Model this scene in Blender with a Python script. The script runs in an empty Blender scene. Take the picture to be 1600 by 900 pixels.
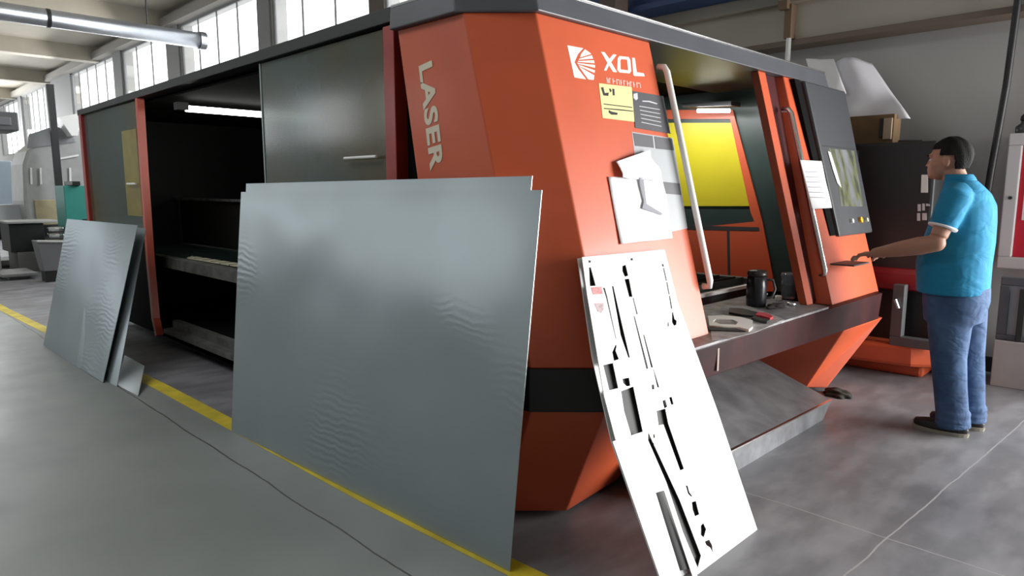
import bpy, bmesh, math, random
import numpy as np
from mathutils import Vector, Matrix
from mathutils.geometry import delaunay_2d_cdt
random.seed(4)
S = bpy.context.scene
C = S.collection
# ------------------------------------------------------------------ camera
F, HY, CH = 1080.0, 296.0, 1.42
PIT = math.atan((450-HY)/F)
FH = Vector((-1, 1, 0)).normalized()
FW = (FH*math.cos(PIT) + Vector((0, 0, -math.sin(PIT))))
RT = Vector((1, 1, 0)).normalized()
UP = RT.cross(FW)
CO = Vector((0, 0, CH))
cam_d = bpy.data.cameras.new('camera'); cam = bpy.data.objects.new('camera', cam_d); C.objects.link(cam)
cam_d.sensor_width = 36; cam_d.lens = F/1600*36
cam.matrix_world = Matrix.Translation(CO) @ Matrix((RT, UP, -FW)).transposed().to_4x4()
S.camera = cam
# ------------------------------------------------------------------ colour management, world, daylight
S.view_settings.view_transform = 'Standard'; S.view_settings.look = 'None'
S.view_settings.gamma = 1; S.view_settings.use_curve_mapping = False
S.view_settings.exposure = 0.0
w = bpy.data.worlds.new('world'); S.world = w; w.use_nodes = True
w.node_tree.nodes['Background'].inputs[0].default_value = (0.93, 0.97, 1, 1)
w.node_tree.nodes['Background'].inputs[1].default_value = 3.5
def area(name, loc, target, sx, sy, power, col=(1, 1, 1)):
    l = bpy.data.lights.new(name, 'AREA'); l.shape = 'RECTANGLE'; l.size = sx; l.size_y = sy
    l.energy = power; l.color = col
    o = bpy.data.objects.new(name, l); C.objects.link(o); o.location = loc
    o.rotation_euler = (Vector(target)-Vector(loc)).to_track_quat('-Z', 'Y').to_euler()
    return o
# daylight entering by the big side gate, by the gate far down the hall and by the windows of the hall
area('back_gate_daylight', (2.6, 6.35, 1.45), (-.6, 3.6, .8), 4.2, 2.5, 620, (1, .985, .96))
area('far_gate_daylight', (-36, 3.2, 2.6), (0, 3.2, .6), 4, 4, 1300, (.95, .98, 1))
for wx in (-25, -18, -11):
    area('window_daylight', (wx, 6.0, 4.0), (wx, 0, 0.6), 5, 2, 330, (.96, .98, 1))
area('overhead_fill', (-5.5, -1.6, 5.3), (-5.5, -1.6, 0), 8, 2.5, 230, (.95, .98, 1))  # added overhead fill lamp; no rooflight is built above it

# ------------------------------------------------------------------ helpers
def ray(px, py): return FW*F + RT*(px-800) + UP*(450-py)
def at(px, py, ax, v):
    i = 'xyz'.index(ax); d = ray(px, py); t = (v-CO[i])/d[i]; return CO + d*t
class Plane:
    """a flat face of the place: origin o, in-face axes u, v"""
    def __init__(s, o, u, v):
        s.o = Vector(o); s.u = Vector(u).normalized(); v = Vector(v); s.n = s.u.cross(v).normalized(); s.v = s.n.cross(s.u)
    def uv(s, px, py):
        d = ray(px, py); t = (s.o-CO).dot(s.n)/d.dot(s.n); p = CO+d*t-s.o
        return (p.dot(s.u), p.dot(s.v))
    def pt(s, px, py, off=0):
        a, b = s.uv(px, py); return s.o+s.u*a+s.v*b+s.n*off
    def mat(s, off=0):
        m = Matrix((s.u, s.v, s.n)).transposed().to_4x4(); m.translation = s.o+s.n*off; return m
def mat(name, col, rough=.6, metal=0, noise=0, nscale=6, col2=None, bump=0, bscale=40, coat=0, **kw):
    m = bpy.data.materials.new(name); m.use_nodes = True; N = m.node_tree.nodes; L = m.node_tree.links
    b = N['Principled BSDF']; b.inputs['Base Color'].default_value = (*col, 1)
    b.inputs['Roughness'].default_value = rough; b.inputs['Metallic'].default_value = metal
    b.inputs['Coat Weight'].default_value = coat; b.inputs['Coat Roughness'].default_value = .12
    tc = N.new('ShaderNodeTexCoord')
    if noise or col2:
        n = N.new('ShaderNodeTexNoise'); n.inputs['Scale'].default_value = nscale; n.inputs['Detail'].default_value = 6
        L.new(tc.outputs['Object'], n.inputs['Vector'])
        r = N.new('ShaderNodeValToRGB'); r.color_ramp.elements[0].position = .35; r.color_ramp.elements[1].position = .68
        c2 = col2 or tuple(c*(1-noise) for c in col)
        r.color_ramp.elements[0].color = (*c2, 1); r.color_ramp.elements[1].color = (*col, 1)
        L.new(n.outputs['Fac'], r.inputs['Fac']); L.new(r.outputs['Color'], b.inputs['Base Color'])
    if bump:
        n2 = N.new('ShaderNodeTexNoise'); n2.inputs['Scale'].default_value = bscale; n2.inputs['Detail'].default_value = 4
        L.new(tc.outputs['Object'], n2.inputs['Vector'])
        bp = N.new('ShaderNodeBump'); bp.inputs['Strength'].default_value = bump; bp.inputs['Distance'].default_value = .01
        L.new(n2.outputs['Fac'], bp.inputs['Height']); L.new(bp.outputs['Normal'], b.inputs['Normal'])
    for k, v in kw.items(): b.inputs[k.replace('_', ' ')].default_value = v
    return m
def emit(name, col, s):
    m = bpy.data.materials.new(name); m.use_nodes = True; b = m.node_tree.nodes['Principled BSDF']
    b.inputs['Base Color'].default_value = (*col, 1); b.inputs['Emission Color'].default_value = (*col, 1); b.inputs['Emission Strength'].default_value = s
    return m
def tag(o, label=None, cat=None, group=None, kind=None):
    if label: o['label'] = label
    if cat: o['category'] = cat
    if group: o['group'] = group
    if kind: o['kind'] = kind
    return o
def thing(name, label, cat, loc=(0, 0, 0), group=None):
    o = bpy.data.objects.new(name, None); C.objects.link(o); o.location = loc; o.empty_display_size = .1
    return tag(o, label, cat, group)
def link(name, me, m, parent=None, smooth=False, mw=None):
    o = bpy.data.objects.new(name, me); C.objects.link(o)
    if m: me.materials.clear(); me.materials.append(m)
    if smooth:
        for p in me.polygons: p.use_smooth = True
    W = mw.copy() if mw else Matrix.Identity(4)
    if parent:
        o.parent = parent
        P = Matrix.Identity(4); q = parent
        while q: P = Matrix.Translation(q.location) @ P if q.type == 'EMPTY' else q.matrix_basis @ P; q = q.parent
        o.matrix_basis = P.inverted() @ W
    else: o.matrix_basis = W
    return o
def obj(name, bm, m, parent=None, smooth=False, bevel=0, mw=None):
    me = bpy.data.meshes.new(name); bmesh.ops.recalc_face_normals(bm, faces=bm.faces); bm.to_mesh(me); bm.free()
    o = link(name, me, m, parent, smooth, mw)
    if bevel:
        b = o.modifiers.new('bevel', 'BEVEL'); b.width = bevel; b.segments = 2; b.limit_method = 'ANGLE'
    return o
def BM(): return bmesh.new()
def box(bm, x0, x1, y0, y1, z0, z1):
    v = [bm.verts.new(p) for p in [(x0,y0,z0),(x1,y0,z0),(x1,y1,z0),(x0,y1,z0),(x0,y0,z1),(x1,y0,z1),(x1,y1,z1),(x0,y1,z1)]]
    for f in ((0,3,2,1),(4,5,6,7),(0,1,5,4),(1,2,6,5),(2,3,7,6),(3,0,4,7)): bm.faces.new([v[i] for i in f])
    return bm
def hexa(bm, lo, hi):
    """loft between two polygons of the same count"""
    a = [bm.verts.new(p) for p in lo]; b = [bm.verts.new(p) for p in hi]; n = len(a)
    bm.faces.new(a[::-1]); bm.faces.new(b)
    for i in range(n): bm.faces.new((a[i], a[(i+1) % n], b[(i+1) % n], b[i]))
    return bm
def slab(bm, pts, off):
    off = Vector(off); return hexa(bm, [Vector(p) for p in pts], [Vector(p)+off for p in pts])
def tube(bm, pts, r, n=10, caps=True):
    pts = [Vector(p) for p in pts]; rs = r if isinstance(r, (list, tuple)) else [r]*len(pts)
    rings = []; t0 = (pts[1]-pts[0]).normalized(); a = t0.orthogonal().normalized()
    for i, p in enumerate(pts):
        t = (pts[min(i+1, len(pts)-1)]-pts[max(i-1, 0)]).normalized()
        a = (a - t*a.dot(t)).normalized(); b = t.cross(a)
        rings.append([bm.verts.new(p + (a*math.cos(k*math.tau/n)+b*math.sin(k*math.tau/n))*rs[i]) for k in range(n)])
    for q, s in zip(rings, rings[1:]):
        for k in range(n): bm.faces.new((q[k], q[(k+1) % n], s[(k+1) % n], s[k]))
    if caps: bm.faces.new(rings[0][::-1]); bm.faces.new(rings[-1])
    return bm
def lathe(bm, prof, c=(0, 0, 0), n=24):
    c = Vector(c); rings = []
    for r, z in prof: rings.append([bm.verts.new(c+Vector((max(r, .0004)*math.cos(k*math.tau/n), max(r, .0004)*math.sin(k*math.tau/n), z))) for k in range(n)])
    for q, s in zip(rings, rings[1:]):
        for k in range(n): bm.faces.new((q[k], q[(k+1) % n], s[(k+1) % n], s[k]))
    bm.faces.new(rings[0][::-1]); bm.faces.new(rings[-1])
    return bm
def ell(bm, c, r, rot=None, seg=20):
    M = Matrix.Translation(c) @ (rot.to_matrix().to_4x4() if rot else Matrix.Identity(4)) @ Matrix.Diagonal((*r, 1))
    bmesh.ops.create_uvsphere(bm, u_segments=seg, v_segments=seg//2+2, radius=1, matrix=M); return bm
def flatshape(name, loops, plane, m, parent=None, thick=.0006, off=.0008, raw=False, cut=False):
    """flat cut shape (with holes) on a plane; loops are photo outlines traced on that plane"""
    LP = [[Vector(p) for p in lp] if raw else [Vector(plane.uv(*q)) for q in lp] for lp in loops]
    V = [p for lp in LP for p in lp]; faces = []; k = 0
    for lp in LP: faces.append(list(range(k, k+len(lp)))); k += len(lp)
    vs, es, fs = delaunay_2d_cdt(V, [(f[i], f[(i+1) % len(f)]) for f in faces for i in range(len(f))], [], 0, 1e-6)[:3]
    def inside(p, lp):
        c = False
        for i in range(len(lp)):
            a, b = lp[i], lp[i-1]
            if (a.y > p.y) != (b.y > p.y) and p.x < (b.x-a.x)*(p.y-a.y)/(b.y-a.y)+a.x: c = not c
        return c
    bm = bmesh.new(); bv = [bm.verts.new((v.x, v.y, -thick/2)) for v in vs]
    for f in fs:
        p = sum((vs[i] for i in f), Vector((0, 0)))/len(f); ins = [inside(p, lp) for lp in LP]
        keep = (ins[0] and not any(ins[1:])) if cut else sum(ins) % 2
        if keep: bm.faces.new([bv[i] for i in f])
    bmesh.ops.delete(bm, geom=[v for v in bm.verts if not v.link_faces], context='VERTS')
    r = bmesh.ops.extrude_face_region(bm, geom=bm.faces[:])
    bmesh.ops.translate(bm, verts=[e for e in r['geom'] if isinstance(e, bmesh.types.BMVert)], vec=(0, 0, thick))
    bmesh.ops.recalc_face_normals(bm, faces=bm.faces)
    me = bpy.data.meshes.new(name); bm.to_mesh(me); bm.free()
    return link(name, me, m, parent, mw=plane.mat(off))
def textmesh(name, s, M, m, parent, size=.1, bold=0, sx=1, shear=0, thick=.0006, space=1):
    cu = bpy.data.curves.new(name, 'FONT'); cu.body = s; cu.size = size; cu.offset = bold; cu.extrude = thick; cu.shear = shear; cu.space_character = space
    t = bpy.data.objects.new('t', cu); C.objects.link(t); bpy.context.view_layer.update()
    me = bpy.data.meshes.new_from_object(t.evaluated_get(bpy.context.evaluated_depsgraph_get())); bpy.data.objects.remove(t)
    me.transform(Matrix.Diagonal((sx, 1, 1, 1)))
    return link(name, me, m, parent, mw=M)
def remeshed(name, bm, m, parent, vox=.008, smooth=6, mw=None):
    me = bpy.data.meshes.new('t'); bmesh.ops.recalc_face_normals(bm, faces=bm.faces); bm.to_mesh(me); bm.free()
    t = bpy.data.objects.new('t', me); C.objects.link(t)
    r = t.modifiers.new('r', 'REMESH'); r.mode = 'VOXEL'; r.voxel_size = vox
    s = t.modifiers.new('s', 'SMOOTH'); s.factor = .5; s.iterations = smooth
    bpy.context.view_layer.update()
    me2 = bpy.data.meshes.new_from_object(t.evaluated_get(bpy.context.evaluated_depsgraph_get())); bpy.data.objects.remove(t)
    return link(name, me2, m, parent, smooth=True, mw=mw)

# ------------------------------------------------------------------ materials
M_orange = mat('orange_paint', (.62, .105, .036), .46, noise=.16, nscale=2.2, coat=.12)
M_red = mat('red_paint', (.36, .035, .025), .4, noise=.2, coat=.2)
M_black = mat('black_steel', (.012, .012, .014), .5, noise=.3)
M_void = mat('near_black_matt', (.0035, .0035, .0038), .95, Specular_IOR_Level=.15)  # even near-black tone for interior panels and dark gaps
M_roof = mat('charcoal_fascia', (.085, .09, .105), .42, noise=.15, nscale=4)
M_cons = mat('charcoal_console', (.045, .048, .055), .5, bump=.15, bscale=200)
M_beam = mat('maroon_beam', (.050, .013, .014), .5, col2=(.025, .009, .01), nscale=5, noise=.1, Specular_IOR_Level=.15)
M_band = mat('black_band', (.01, .011, .012), .45)
M_greensteel = mat('dark_green_steel', (.028, .05, .042), .4, noise=.3, nscale=3)
M_bed = mat('bed_steel', (.13, .13, .12), .6, noise=.5, nscale=9, bump=.3)
M_shelf = mat('worn_shelf_steel', (.30, .29, .30), .5, col2=(.16, .15, .155), nscale=14, metal=.2, bump=.2)
M_white = mat('white_enamel', (.85, .85, .83), .3)
M_chrome = mat('brushed_chrome', (.75, .75, .75), .25, metal=1)
M_blackcab = mat('black_cabinet_paint', (.02, .021, .023), .5)
M_letter = mat('letter_vinyl', (.72, .64, .50), .6)
M_logo = mat('logo_vinyl', (.86, .84, .80), .5)
M_logodim = mat('faded_vinyl', (.80, .50, .45), .5)
M_paper = mat('white_paper', (.86, .86, .88), .8)
M_ink = mat('grey_ink', (.30, .30, .34), .8)
M_dark = mat('dark_ink', (.03, .03, .03), .8)
M_tube = emit('lit_tube', (1, .99, .95), 9)
M_conc = mat('cream_concrete', (.52, .475, .39), .85, noise=.14, nscale=1.2)
M_wallg = mat('grey_plaster', (.42, .415, .40), .85, noise=.06, nscale=1)
M_pillar = mat('grey_pillar_paint', (.22, .22, .22), .7)
M_bluef = mat('blue_girder_paint', (.012, .045, .15), .5)
M_brown = mat('brown_column_paint', (.10, .075, .055), .6)
M_zinc = mat('duct_zinc', (.42, .44, .47), .32, metal=.9, noise=.25, nscale=2)
DXL = at(407, 93, 'y', 2.06).x

def metal_sheet(name, col=(.40, .45, .465), rough=.3):
    m = bpy.data.materials.new(name); m.use_nodes = True; N = m.node_tree.nodes; L = m.node_tree.links
    b = N['Principled BSDF']; b.inputs['Metallic'].default_value = .85; b.inputs['Roughness'].default_value = rough
    tc = N.new('ShaderNodeTexCoord'); mp = N.new('ShaderNodeMapping'); L.new(tc.outputs['Object'], mp.inputs['Vector'])
    n = N.new('ShaderNodeTexNoise'); n.inputs['Scale'].default_value = 2.5; n.inputs['Detail'].default_value = 8
    L.new(mp.outputs[0], n.inputs['Vector'])
    r = N.new('ShaderNodeValToRGB'); r.color_ramp.elements[0].color = (*[c*.84 for c in col], 1); r.color_ramp.elements[1].color = (*col, 1)
    L.new(n.outputs['Fac'], r.inputs['Fac']); L.new(r.outputs['Color'], b.inputs['Base Color'])
    wv = N.new('ShaderNodeTexWave'); wv.bands_direction = 'Z'; wv.inputs['Scale'].default_value = 9; wv.inputs['Distortion'].default_value = 11
    wv.inputs['Detail'].default_value = 3; wv.inputs['Detail Scale'].default_value = .6; L.new(tc.outputs['Object'], wv.inputs['Vector'])
    n2 = N.new('ShaderNodeTexNoise'); n2.inputs['Scale'].default_value = 1.4; n2.inputs['Detail'].default_value = 1; L.new(tc.outputs['Object'], n2.inputs['Vector'])
    r2 = N.new('ShaderNodeValToRGB'); r2.color_ramp.elements[0].position = .5; r2.color_ramp.elements[1].position = .74
    L.new(n2.outputs['Fac'], r2.inputs['Fac'])
    mx = N.new('ShaderNodeMath'); mx.operation = 'MULTIPLY'; L.new(wv.outputs['Fac'], mx.inputs[0]); L.new(r2.outputs['Color'], mx.inputs[1])
    bp = N.new('ShaderNodeBump'); bp.inputs['Strength'].default_value = .28; bp.inputs['Distance'].default_value = .004
    L.new(mx.outputs[0], bp.inputs['Height']); 
    bp2 = N.new('ShaderNodeBump'); bp2.inputs['Strength'].default_value = .5; bp2.inputs['Distance'].default_value = .06
    L.new(n2.outputs['Fac'], bp2.inputs['Height']); L.new(bp.outputs['Normal'], bp2.inputs['Normal']); L.new(bp2.outputs['Normal'], b.inputs['Normal'])
    return m
M_galv = metal_sheet('galvanised_sheet'); M_galv2 = metal_sheet('galvanised_sheet_dull', (.40, .455, .48), .34)
def glass_mat(name, col, tr, rough=.08, spec=.6):
    m = mat(name, col, rough); b = m.node_tree.nodes['Principled BSDF']
    b.inputs['Transmission Weight'].default_value = tr; b.inputs['IOR'].default_value = 1.5
    return m
M_tint = mat('tinted_glass', (.11, .19, .21), .14, noise=.1, col2=(.15, .13, .07), nscale=.9, Transmission_Weight=.4)  # teal and brown mottling stands in for reflections in the doors
M_pane = glass_mat('clear_window_glass', (1, 1, 1), 1, 0)
M_yellow = mat('yellow_acrylic', (.58, .50, .015), .4, noise=.12, nscale=2, Transmission_Weight=.0)

# floor with its painted zones
def floor_mat():
    m = bpy.data.materials.new('workshop_floor'); m.use_nodes = True; N = m.node_tree.nodes; L = m.node_tree.links
    b = N['Principled BSDF']; tc = N.new('ShaderNodeTexCoord'); sp = N.new('ShaderNodeSeparateXYZ'); L.new(tc.outputs['Object'], sp.inputs[0])
    def math_(op, a, c=None):
        q = N.new('ShaderNodeMath'); q.operation = op
        for i, v in enumerate((a, c)):
            if v is None: continue
            if isinstance(v, (int, float)): q.inputs[i].default_value = v
            else: L.new(v, q.inputs[i])
        return q.outputs[0]
    def noise(s, d=6, sc=None):
        n = N.new('ShaderNodeTexNoise'); n.inputs['Scale'].default_value = s; n.inputs['Detail'].default_value = d
        if sc:
            mp = N.new('ShaderNodeMapping'); mp.inputs['Scale'].default_value = sc; L.new(tc.outputs['Object'], mp.inputs[0]); L.new(mp.outputs[0], n.inputs['Vector'])
        else: L.new(tc.outputs['Object'], n.inputs['Vector'])
        return n.outputs['Fac']
    def ramp(f, p0, c0, p1, c1):
        r = N.new('ShaderNodeValToRGB'); e = r.color_ramp.elements; e[0].position = p0; e[1].position = p1; e[0].color = (*c0, 1); e[1].color = (*c1, 1)
        L.new(f, r.inputs['Fac']); return r.outputs['Color']
    def mixc(f, a, c):
        q = N.new('ShaderNodeMix'); q.data_type = 'RGBA'
        if isinstance(f, float): q.inputs[0].default_value = f
        else: L.new(f, q.inputs[0])
        for i, v in ((6, a), (7, c)):
            if isinstance(v, tuple): q.inputs[i].default_value = (*v, 1)
            else: L.new(v, q.inputs[i])
        return q.outputs[2]
    paint = ramp(noise(.9, 3), .3, (.185, .205, .20), .7, (.235, .255, .25))
    slab_ = ramp(noise(1.3, 8), .35, (.17, .17, .185), .68, (.27, .27, .285))
    dirt = ramp(noise(7, 8, (1, .35, 1)), .42, (.62, .62, .62), .6, (1, 1, 1))
    mul = N.new('ShaderNodeMix'); mul.data_type = 'RGBA'; mul.blend_type = 'MULTIPLY'; mul.inputs[0].default_value = .75
    L.new(slab_, mul.inputs[6]); L.new(dirt, mul.inputs[7]); slab_ = mul.outputs[2]
    # painted walkway lies on the near side of the yellow line
    yl = math_('SUBTRACT', sp.outputs['Y'], math_('ADD', math_('MULTIPLY', sp.outputs['X'], .0265), 1.76))
    col = mixc(math_('GREATER_THAN', yl, 0), paint, slab_)
    def joint(coord, pos, wd):
        return math_('LESS_THAN', math_('ABSOLUTE', math_('SUBTRACT', coord, pos)), wd)
    wob = math_('MULTIPLY', math_('SUBTRACT', noise(3, 4), .5), .03)
    yy = math_('ADD', sp.outputs['Y'], wob)
    xx = math_('ADD', sp.outputs['X'], wob)
    j = joint(yy, 1.425, .004)
    rot = math_('SUBTRACT', xx, math_('MULTIPLY', sp.outputs['Y'], .057))
    j2 = math_('MAXIMUM', joint(rot, -.965, .0035), joint(yy, 2.98, .003))
    j2 = math_('MULTIPLY', j2, math_('GREATER_THAN', sp.outputs['Y'], 2.0)); j2 = math_('MULTIPLY', j2, math_('GREATER_THAN', sp.outputs['X'], -2.0))
    col = mixc(j, col, (.045, .045, .045)); col = mixc(j2, col, (.33, .33, .33))
    L.new(col, b.inputs['Base Color'])
    rr = N.new('ShaderNodeMapRange'); L.new(noise(4, 6), rr.inputs[0]); rr.inputs[3].default_value = .28; rr.inputs[4].default_value = .6
    L.new(rr.outputs[0], b.inputs['Roughness'])
    bp = N.new('ShaderNodeBump'); bp.inputs['Strength'].default_value = .08; L.new(noise(60, 3), bp.inputs['Height']); L.new(bp.outputs[0], b.inputs['Normal'])
    return m

# ------------------------------------------------------------------ the hall
WY = 6.4; ZT = 5.6
def struct(name, bm, m, parent=None, **k): return tag(obj(name, bm, m, parent, **k), kind='structure')
struct('floor', box(BM(), -42, 5.2, -8.2, WY+.3, -.12, 0), floor_mat())
struct('ceiling', box(BM(), -42, 5.2, -8.2, WY+.3, ZT, ZT+.2), M_conc)
n = 0
for x in (-36, -30, -24, -18.2, -12.6, -7.2, -1.6):
    n += 1; struct('trim_%d' % n, box(BM(), x-.2, x+.2, -8, WY, ZT-.42, ZT), M_conc)
bays = [(-40, -35.6), (-35.0, -30.3), (-27.2, -22.4), (-21.7, -18.25), (-17.35, -13.3), (-12.75, -9.5), (-9.15, -5.2)]
# wall above, below and between the windows
wall = box(BM(), -42, .15, WY, WY+.3, 0, 2.95); box(wall, 5.0, 5.2, WY, WY+.3, 0, 2.95); box(wall, .15, 5.0, WY, WY+.3, 2.7, 2.95)
box(wall, -42, 5.2, WY, WY+.3, 5.22, ZT)
xs = [-42]+[v for b in bays for v in b]+[5.2]
for a, b in zip(xs[0::2], xs[1::2]): box(wall, a, b, WY, WY+.3, 2.95, 5.22)
struct('wall_back', wall, M_wallg)
fb = [(-34, -30), (-28.5, -24.5), (-23, -19), (-17.5, -14.5), (-12.5, -9.5)]  # window openings added in this unseen wall for reflections in the steel sheets
fw_ = box(BM(), -42, 5.2, -8.3, -8, 0, 3.0); box(fw_, -42, 5.2, -8.3, -8, 4.5, ZT); xs = [-42]+[v for b in fb for v in b]+[5.2]
for a, b in zip(xs[0::2], xs[1::2]): box(fw_, a, b, -8.3, -8, 3.0, 4.5)
struct('wall_front', fw_, mat('front_wall_paint', (.30, .315, .32), .85, noise=.1, nscale=.6))
rw = box(BM(), 5.2, 5.4, -8, WY, 0, ZT)
struct('wall_right', rw, M_wallg)
lw = box(BM(), -42.2, -42, -8, 1.0, 0, ZT); box(lw, -42.2, -42, 5.9, WY, 0, ZT); box(lw, -42.2, -42, 1.0, 5.9, 4.4, ZT)
struct('wall_left', lw, M_wallg)
n = 0
for i, (a, b) in enumerate(bays):
    fr = BM(); t = .05; z0, z1 = 2.95, 5.22
    box(fr, a, b, WY+.01, WY+.06, z0, z0+t); box(fr, a, b, WY+.01, WY+.06, z1-t, z1); box(fr, a, a+t, WY+.01, WY+.06, z0+t, z1-t); box(fr, b-t, b, WY+.01, WY+.06, z0+t, z1-t)
    k = max(3, round((b-a)/1.0))
    for q in range(1, k): x = a+(b-a)*q/k; box(fr, x-.014, x+.014, WY+.02, WY+.05, z0, z1)
    wdw = tag(thing('window_%d' % (i+1), None, None), kind='structure')
    tag(obj('window_frame', fr, M_pillar, wdw), kind='structure')
    tag(obj('pane', box(BM(), a+t, b-t, WY+.032, WY+.037, z0+t, z1-t), M_pane, wdw), kind='structure')
# pilasters between windows and the long ledge over them
for x0, x1, c in ((-35.5, -34.9, M_pillar), (-30.6, -27.05, M_pillar), (-22.4, -21.7, M_pillar), (-18.2, -17.4, M_pillar), (-13.3, -12.8, M_pillar), (-9.5, -9.1, M_brown)):
    n += 1; struct('trim_%d' % (n+10), box(BM(), x0, x1, WY-.04, WY, 0, 5.22), c)
struct('trim_20', box(BM(), -42, -5.2, WY-.22, WY, 5.22, 5.42), mat('ledge_paint', (.30, .28, .25), .8))
# cream bulkhead over the right half of the back wall, with its conduit ledge
bk = box(BM(), -4.9, 5.2, WY-.20, WY, 2.72, 3.02); box(bk, -4.9, 5.2, WY-.28, WY, 3.02, 3.40)
struct('trim_21', bk, M_conc)
struct('trim_22', box(BM(), -4.9, 5.2, WY-.24, WY, 2.665, 2.71), mat('brown_trunking', (.16, .12, .09), .6))
struct('trim_23', box(BM(), -4.9, .15, WY-.012, WY, 0, .12), M_black)
# painted yellow line
bl = BM(); ln = [(-41, 1.0), (-10, 1.415), (-6.5, 1.545), (-5.2, 1.592), (-4.2, 1.607), (-2.6, 1.632), (-1.3, 1.70)]
for (xa, ya), (xb, yb) in zip(ln, ln[1:]): slab(bl, [(xa, ya, .0006), (xb, yb, .0006), (xb, yb+.10, .0006), (xa, ya+.10, .0006)], (0, 0, .0012))
tag(obj('floor_marking', bl, mat('yellow_line_paint', (.66, .52, .03), .55, noise=.35, nscale=5)), 'worn yellow safety line painted on the floor along the machine', 'floor line')
# roof girders, column and pipework
g = BM(); box(g, -6.3, 5.0, 5.78, 6.1, 3.12, 3.17); box(g, -6.3, 5.0, 5.92, 5.96, 3.17, 4.0); box(g, -6.3, 5.0, 5.78, 6.1, 4.0, 4.05)
tag(obj('crane_girder', g, M_bluef), 'dark blue steel girder running along the back wall under the roof', 'girder')
struct('trim_24', box(BM(), -4.36, -4.17, 5.55, 5.76, 0, ZT), M_brown)
dz = 4.25
duct = thing('ventilation_duct', 'thick round galvanised duct crossing the hall to the windows', 'duct', (-14, 2, dz))
tube_bm = tube(BM(), [(-14, -6, dz), (-14, 5.55, dz)], .145, 28); obj('pipe', tube_bm, M_zinc, duct, smooth=True)
for y in (-3, -.6, 3.05):
    r = tube(BM(), [(-14, y-.025, dz), (-14, y+.025, dz)], .152, 28); obj('joint_collar', r, M_black, duct)
r = tube(BM(), [(-14, 5.5, dz), (-14, 5.62, dz)], .165, 28); obj('end_flange', r, M_zinc, duct)
for y in (-4, 1.0, 4.6): obj('hanger_rod', tube(BM(), [(-14, y, dz+.14), (-14, y, ZT-.05)], .012, 8), M_black, duct)
pb = thing('wall_pipe', 'short white pipe with rusty bracket on the cream bulkhead above the machine', 'pipe', (-2.72, 6.1, 2.3))
obj('pipe', tube(BM(), [(-2.72, 6.12, 0), (-2.72, 6.12, 2.72)], .022, 12), M_white, pb, smooth=True)
obj('bracket', box(box(BM(), -2.76, -2.70, 6.1, 6.2, 2.72, 3.0), -2.80, -2.72, 6.05, 6.12, 2.96, 3.03), mat('rusty_bracket', (.20, .13, .08), .8), pb)
cb = at(1592, -10, 'y', 6.14); ce = at(1548, 270, 'y', 6.14)
cd = ce + (ce-cb)*.35
tag(obj('hanging_cable', tube(BM(), [cb+(cb-ce)*.4+Vector((0, 0, 0)), cb, cb.lerp(ce, .5)+Vector((.012, 0, 0)), ce, cd, (cd.x-.02, 6.3, .9)], .024, 10), M_black, smooth=True), 'thick black cable hanging down the grey wall behind the man', 'cable')

# ------------------------------------------------------------------ laser cutting machine
LX = lambda z: -1.66-(z-.70)*.275         # leaning end face above the band
mach = thing('laser_cutting_machine', 'huge orange and black laser cutting machine with glass doors and lettered end panel', 'machine', (-5, 3.6, 0))
Z0, Z1 = .70, 2.15
y0, yc, yr = 1.985, 2.2, 3.03
def ring(z, lx):
    x = LX(z)
    return [(lx, y0, z), (x-.215, y0, z), (x, yc, z), (x, yr, z), (x-.05, yr, z), (x-.05, yc+.02, z), (x-.235, y0+.05, z), (lx, y0+.05, z)]
endp = obj('end_panel', hexa(BM(), ring(Z0, -2.46), ring(Z1, -2.735)), M_orange, mach, bevel=.006)
# lower leg
def leg(top, bot): return hexa(BM(), bot, top)
obj('base_leg', leg([(-2.9, y0, .52), (-1.875, y0, .52), (-1.66, yc, .52), (-1.66, 2.86, .52), (-2.9, 2.86, .52)],
                    [(-2.8, y0+.02, .02), (-2.06, y0+.01, .02), (-1.86, yc, .02), (-1.90, 2.62, .02), (-2.8, 2.62, .02)]), M_orange, mach, bevel=.006)
obj('base_leg', leg([(-2.6, 3.75, .52), (-1.575, 4.60, .52), (-1.555, 5.28, .52), (-1.75, 5.45, .52), (-2.6, 5.45, .52)],
                    [(-2.5, 4.55, .03), (-1.89, 4.83, .03), (-1.78, 4.93, .03), (-1.85, 5.1, .03), (-2.5, 5.1, .03)]), M_orange, mach, bevel=.006)
obj('band', hexa(BM(), [(-2.9, y0-.012, .52), (-1.875, y0-.012, .52), (-1.648, yc-.006, .52), (-1.648, 2.88, .52), (-2.9, 2.88, .52)],
                 [(-2.9, y0-.012, .70), (-1.875, y0-.012, .70), (-1.648, yc-.006, .70), (-1.648, 2.88, .70), (-2.9, 2.88, .70)]), M_band, mach, bevel=.004)
obj('front_beam', hexa(BM(), [(-1.75, 2.70, .55), (-1.575, 2.70, .55), (-1.56, 5.2, .52), (-1.7, 5.38, .52), (-1.8, 5.38, .52)],
                       [(-1.75, 2.70, .705), (-1.56, 2.70, .705), (-1.545, 5.2, .705), (-1.7, 5.38, .705), (-1.8, 5.38, .705)]), M_beam, mach, bevel=.004)
obj('weld_mark', box(BM(), -1.566, -1.561, 2.93, 2.945, .57, .69), mat('pale_weld', (.35, .25, .22), .6), mach)
obj('work_shelf', hexa(BM(), [(-2.12, 3.0, .706), (-1.66, 2.72, .706), (-1.555, 2.69, .706), (-1.555, 4.26, .706), (-1.65, 4.30, .706), (-2.12, 4.35, .706)],
                       [(-2.12, 3.0, .72), (-1.66, 2.72, .72), (-1.555, 2.69, .72), (-1.555, 4.26, .72), (-1.65, 4.30, .72), (-2.12, 4.35, .72)]), M_shelf, mach, bevel=.003)
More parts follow.
